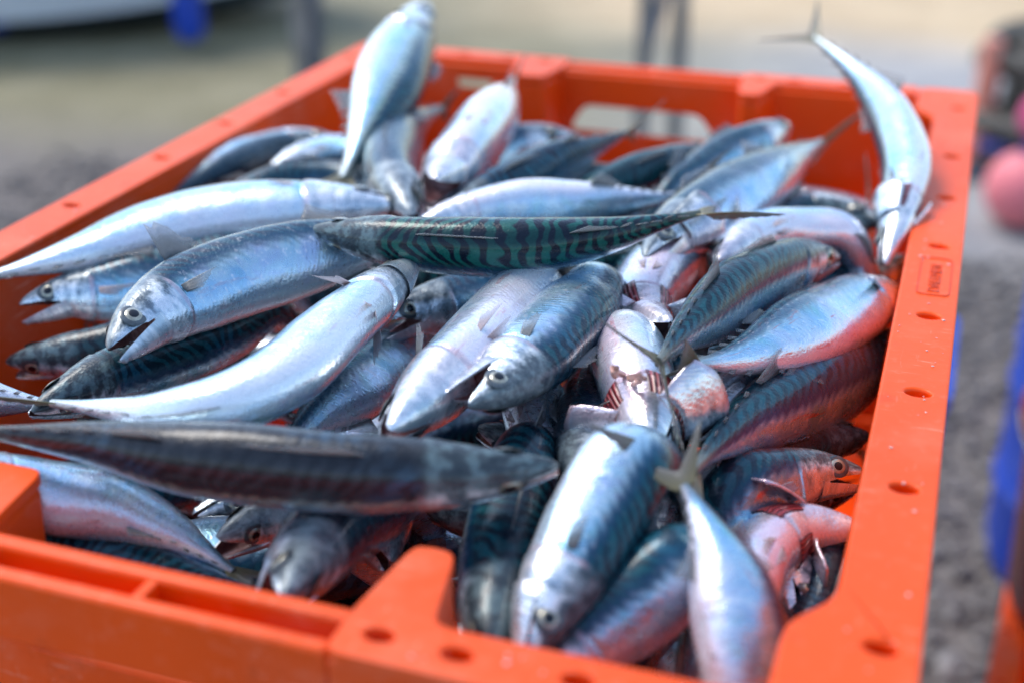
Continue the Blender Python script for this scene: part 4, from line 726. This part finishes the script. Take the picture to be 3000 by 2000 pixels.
def fan_mesh(wp, roots, tips, side, rows=5, wav=.0010, fray=.0, rng=None, curl=0.0):
    """rays from roots to tips (canonical space); side = unit vector of the thickness"""
    n = len(roots); side = np.array(side, float); V, F, UV = [], [], []
    for i in range(n):
        a, b = np.array(roots[i], float), np.array(tips[i], float)
        if rng is not None and fray: b = a + (b - a) * (1 - fray * rng.random())
        for r in range(rows + 1):
            t = r / rows; V.append(a + (b - a) * t + side * (wav * (1 if i % 2 else -1) * min(1, 2 * t) + curl * t * t))
    for i in range(n - 1):
        for r in range(rows):
            q = (i*(rows+1)+r, i*(rows+1)+r+1, (i+1)*(rows+1)+r+1, (i+1)*(rows+1)+r)
            F.append(q); UV.append(((i/(n-1), r/rows), (i/(n-1), (r+1)/rows), ((i+1)/(n-1), (r+1)/rows), ((i+1)/(n-1), r/rows)))
    return mesh_from("fin", wp(np.array(V)), F, UV, True)

def solid(o, th):
    m = o.modifiers.new("thickness", 'SOLIDIFY'); m.thickness = th; m.offset = 0; return o

def dome(wp, centre, normal, upv, R0, h, rin=0.0, n=20, rows=5, lift=0.0):
    nrm = np.array(normal, float); nrm /= np.linalg.norm(nrm); a = np.array(upv, float); a -= (a @ nrm) * nrm; a /= np.linalg.norm(a); b = np.cross(nrm, a)
    V, F, UV = [], [], []; c = np.array(centre, float)
    for r in range(rows + 1):
        t = rin + (1 - rin) * r / rows
        for j in range(n):
            g = 2*math.pi*j/n; V.append(c + (a*math.cos(g) + b*math.sin(g)*1.12) * (R0*t) + nrm * (h*math.sqrt(max(0, 1 - t*t*.98)) + lift))
    for r in range(rows):
        for j in range(n):
            k = (j+1) % n; F.append((r*n+j, r*n+k, (r+1)*n+k, (r+1)*n+j)); UV.append(((t, 0),)*4)
    if rin == 0.0: F = [f for f in F]
    return mesh_from("dome", wp(np.array(V)), F, UV, True)

def build_fish(idx, label, ctrl, dorsal, o, L0):
    rng = np.random.default_rng(100 + idx); wp = Warp(ctrl, dorsal, L0)
    root = empty("mackerel", wp.base); tag(root, label, "fish", "mackerel heaped in the orange crate")
    props = dict(seed=float(rng.uniform(0, 90)), tone=float(o.get('tone', .55)), pink=float(o.get('pink', .15)), grey=float(o.get('grey', 0.)), gold=float(o.get('gold', .15)), stripe=float(o.get('stripe', rng.uniform(.62, .98))), green=float(o.get('green', rng.uniform(0, .4))))
    def part(name, me, mat, parent=root):
        ob = link(name, me, mat, parent)
        for k, v in props.items(): ob[k] = v
        return ob
    gape = o.get('gape', rng.uniform(2, 9)); fill = o.get('fill', 0)
    part("body", body_mesh(wp, rng), [M_SKIN, M_MOUTH])
    part("lower_jaw", jaw_mesh(wp, gape), [M_SKIN, M_MOUTH])
    tl = o.get('tail', 1.0); tw = R(o.get('tailtw', rng.uniform(-35, 35)))
    aa = np.linspace(-1, 1, 25); rt, tp = [], []
    for a in aa:
        rt.append((.982, .014*a*math.cos(tw), .014*a*math.sin(tw)))
        x = 1.0 + tl*(.050 + .132*abs(a)**.95) ; r = tl*.150*np.sign(a)*abs(a)**.9
        tp.append((x, r*math.cos(tw), r*math.sin(tw)))
    solid(part("tail_fin", fan_mesh(wp, rt, tp, (0, -math.sin(tw), math.cos(tw)), 6, .0012, .05, rng, rng.uniform(-.03, .03)), M_TAIL), .0005)
    for sg in (1, -1):
        ex = .083; ey = .30 * ptop(ex); ez = pwid(ex) * math.sqrt(1 - (ey/ptop(ex))**2) * sg; nr = (-.10, .22, sg)
        base = (ex, ey, ez - sg*.0030)
        e = part("eye", dome(wp, base, nr, (0, 1, 0), .0215, .0082), M_IRIS)
        part("eyelid", dome(wp, base, nr, (0, 1, 0), .0282, .0056, .62, 20, 4), M_RING, e)
        part("pupil", dome(wp, base, nr, (0, 1, 0), .0138, .0036, 0.0, 20, 4, .0048), M_PUPIL, e)
    if fill: return
    # first dorsal fin: raised where the photo shows it, else folded low into its groove
    d = o.get('dors', .22); x0 = .285; n = 9; rt, tp = [], []
    for i in range(n):
        t = i/(n-1); x = x0 + (.115 - .055*(d > .8))*t; y = float(ptop(x)); hgt = .125*d*(1-t)**.8 + .008
        rt.append((x, y-.004, 0)); tp.append((x + .05*(1-.75*d) + .05*t*(1-.7*d), y + hgt, .004))
    solid(part("dorsal_fin", fan_mesh(wp, rt, tp, (0, 0, 1), 4, .0009, .30, rng), M_FIN), .0004)
    an = o.get('anal', 1.0)
    for nm, sg, xs0 in (("second_dorsal_fin", 1, .605), ("anal_fin", -1, .635)):
        rt, tp = [], []
        for i in range(8):
            t = i/7; x = xs0 + .085*t; y = float(ptop(x) if sg > 0 else -pbot(x)); hgt = .040*an*(1-t)**1.2 + .010
            rt.append((x, y - sg*.004, 0)); tp.append((x+.035, y + sg*hgt, 0))
        solid(part(nm, fan_mesh(wp, rt, tp, (0, 0, 1), 3, .0007, .1, rng), M_FIN), .0004)
    for sg in (1, -1):
        for i in range(5):
            x = .735 + .047*i; y = float(ptop(x) if sg > 0 else -pbot(x))
            rt = [(x+.016*k/3, float(ptop(x+.018*k/3) if sg > 0 else -pbot(x+.018*k/3)) - sg*.002, 0) for k in range(4)]
            zz = rng.uniform(-.007, .007); tp = [(x+.024+.010*k/3, y + sg*(.010-.008*k/3), zz) for k in range(4)]
            solid(part("finlet", fan_mesh(wp, rt, tp, (0, 0, 1), 2, .0003), M_FIN), .0004)
    pc = R(o.get('pect', rng.uniform(3, 9))); pv = R(o.get('pelv', rng.uniform(3, 9)))
    for sg in (1, -1):
        x = .226; th = 1.62; y, z = surf(np.array([x]), np.array([th*sg])); y, z = float(y[0]), float(z[0])
        rt, tp = [], []
        for i in range(9):
            t = i/8 - .5; ln = .105 - .060*(i/8)
            rt.append((x + .004*abs(t), y + .020*t*-1, z*.99))
            dx = math.cos(pc); tp.append((x + ln*dx*math.cos(t*.5), y - .024*t - .010, z + sg*(ln*math.sin(pc) + .002)))
        solid(part("pectoral_fin", fan_mesh(wp, rt, tp, (0, 0, sg), 4, .0008, .28, rng), M_FIN if rng.random() < .5 else M_PFIN), .0004)
        x = .285; y = -float(pbot(x)); rt, tp = [], []
        for i in range(7):
            t = i/6; rt.append((x + .010*t, y + .003, sg*(.008 + .010*t)))
            ln = .072 - .045*t; tp.append((x + ln*math.cos(pv) + .01*t, y - ln*math.sin(pv) + .002, sg*(.012 + .018*t)))
        solid(part("pelvic_fin", fan_mesh(wp, rt, tp, (0, -1, 0), 4, .0007, .28, rng), M_PFIN), .0004)
    g = o.get('gill', 0)
    if g:
        for sg in (1, -1):
            gx = np.linspace(.125, .214, 9); gt = np.linspace(.95, 2.75, 13) * sg; V, F, UV = [], [], []; a = R(g) * sg
            W2 = []
            for x in gx:
                for tt in gt:
                    y, z = surf(np.array([x]), np.array([tt])); y, z = float(y[0])*1.03, float(z[0])*1.03
                    W2.append((x + .002, y*.965, z*.965))
                    hz = float(pwid(.125)) * sg; dx, dz = x - .125, z - hz
                    bul = math.sin((abs(tt)-.95)/1.8*math.pi) * .006 * sg
                    V.append((.125 + dx*math.cos(a*sg) - abs(dz)*.0, y, hz + dz*.6 + dx*math.sin(a) + bul + .002*sg))
            for i in range(8):
                for j in range(12):
                    q = (i*13+j, i*13+j+1, (i+1)*13+j+1, (i+1)*13+j); F.append(q)
                    UV.append(tuple((gx[k//13], .5 + gt[k%13]/(2*math.pi)) for k in q))
            solid(part("gill_cover", mesh_from("gill_cover", wp(np.array(V)), F, UV, True), M_SKIN), .0012)
            part("gill", mesh_from("gill", wp(np.array(W2)*np.array([[1, 1.04, 1.06]])), F, UV, True), M_GILL)
    if o.get('guts'):
        for k in range(3):
            pts = [(.15+.03*k, -.088, .012*(k-1))]
            for i in range(7): pts.append((pts[-1][0] - .012 + .006*rng.standard_normal(), pts[-1][1] - .006 + .006*rng.standard_normal(), pts[-1][2] + .008*rng.standard_normal()))
            V, F = [], []
            for i, p in enumerate(pts):
                r = .007 * (1 - .5*i/7)
                for j in range(8): g2 = 2*math.pi*j/8; V.append((p[0], p[1] + r*math.cos(g2), p[2] + r*math.sin(g2)))
            for i in range(len(pts)-1):
                for j in range(8): F.append((i*8+j, i*8+(j+1) % 8, (i+1)*8+(j+1) % 8, (i+1)*8+j))
            F.append(tuple(range(8))[::-1]); F.append(tuple(range(len(V)-8, len(V))))
            part("gut_strand", mesh_from("gut", wp(np.array(V)), F, None, True), M_GUT)

for _i, (_lab, _ctrl, _dors, _opt, _L0) in enumerate(FISH):
    build_fish(_i, _lab or "dark sliver of a mackerel barely showing deep in the heap", _ctrl, _dors, _opt, _L0)
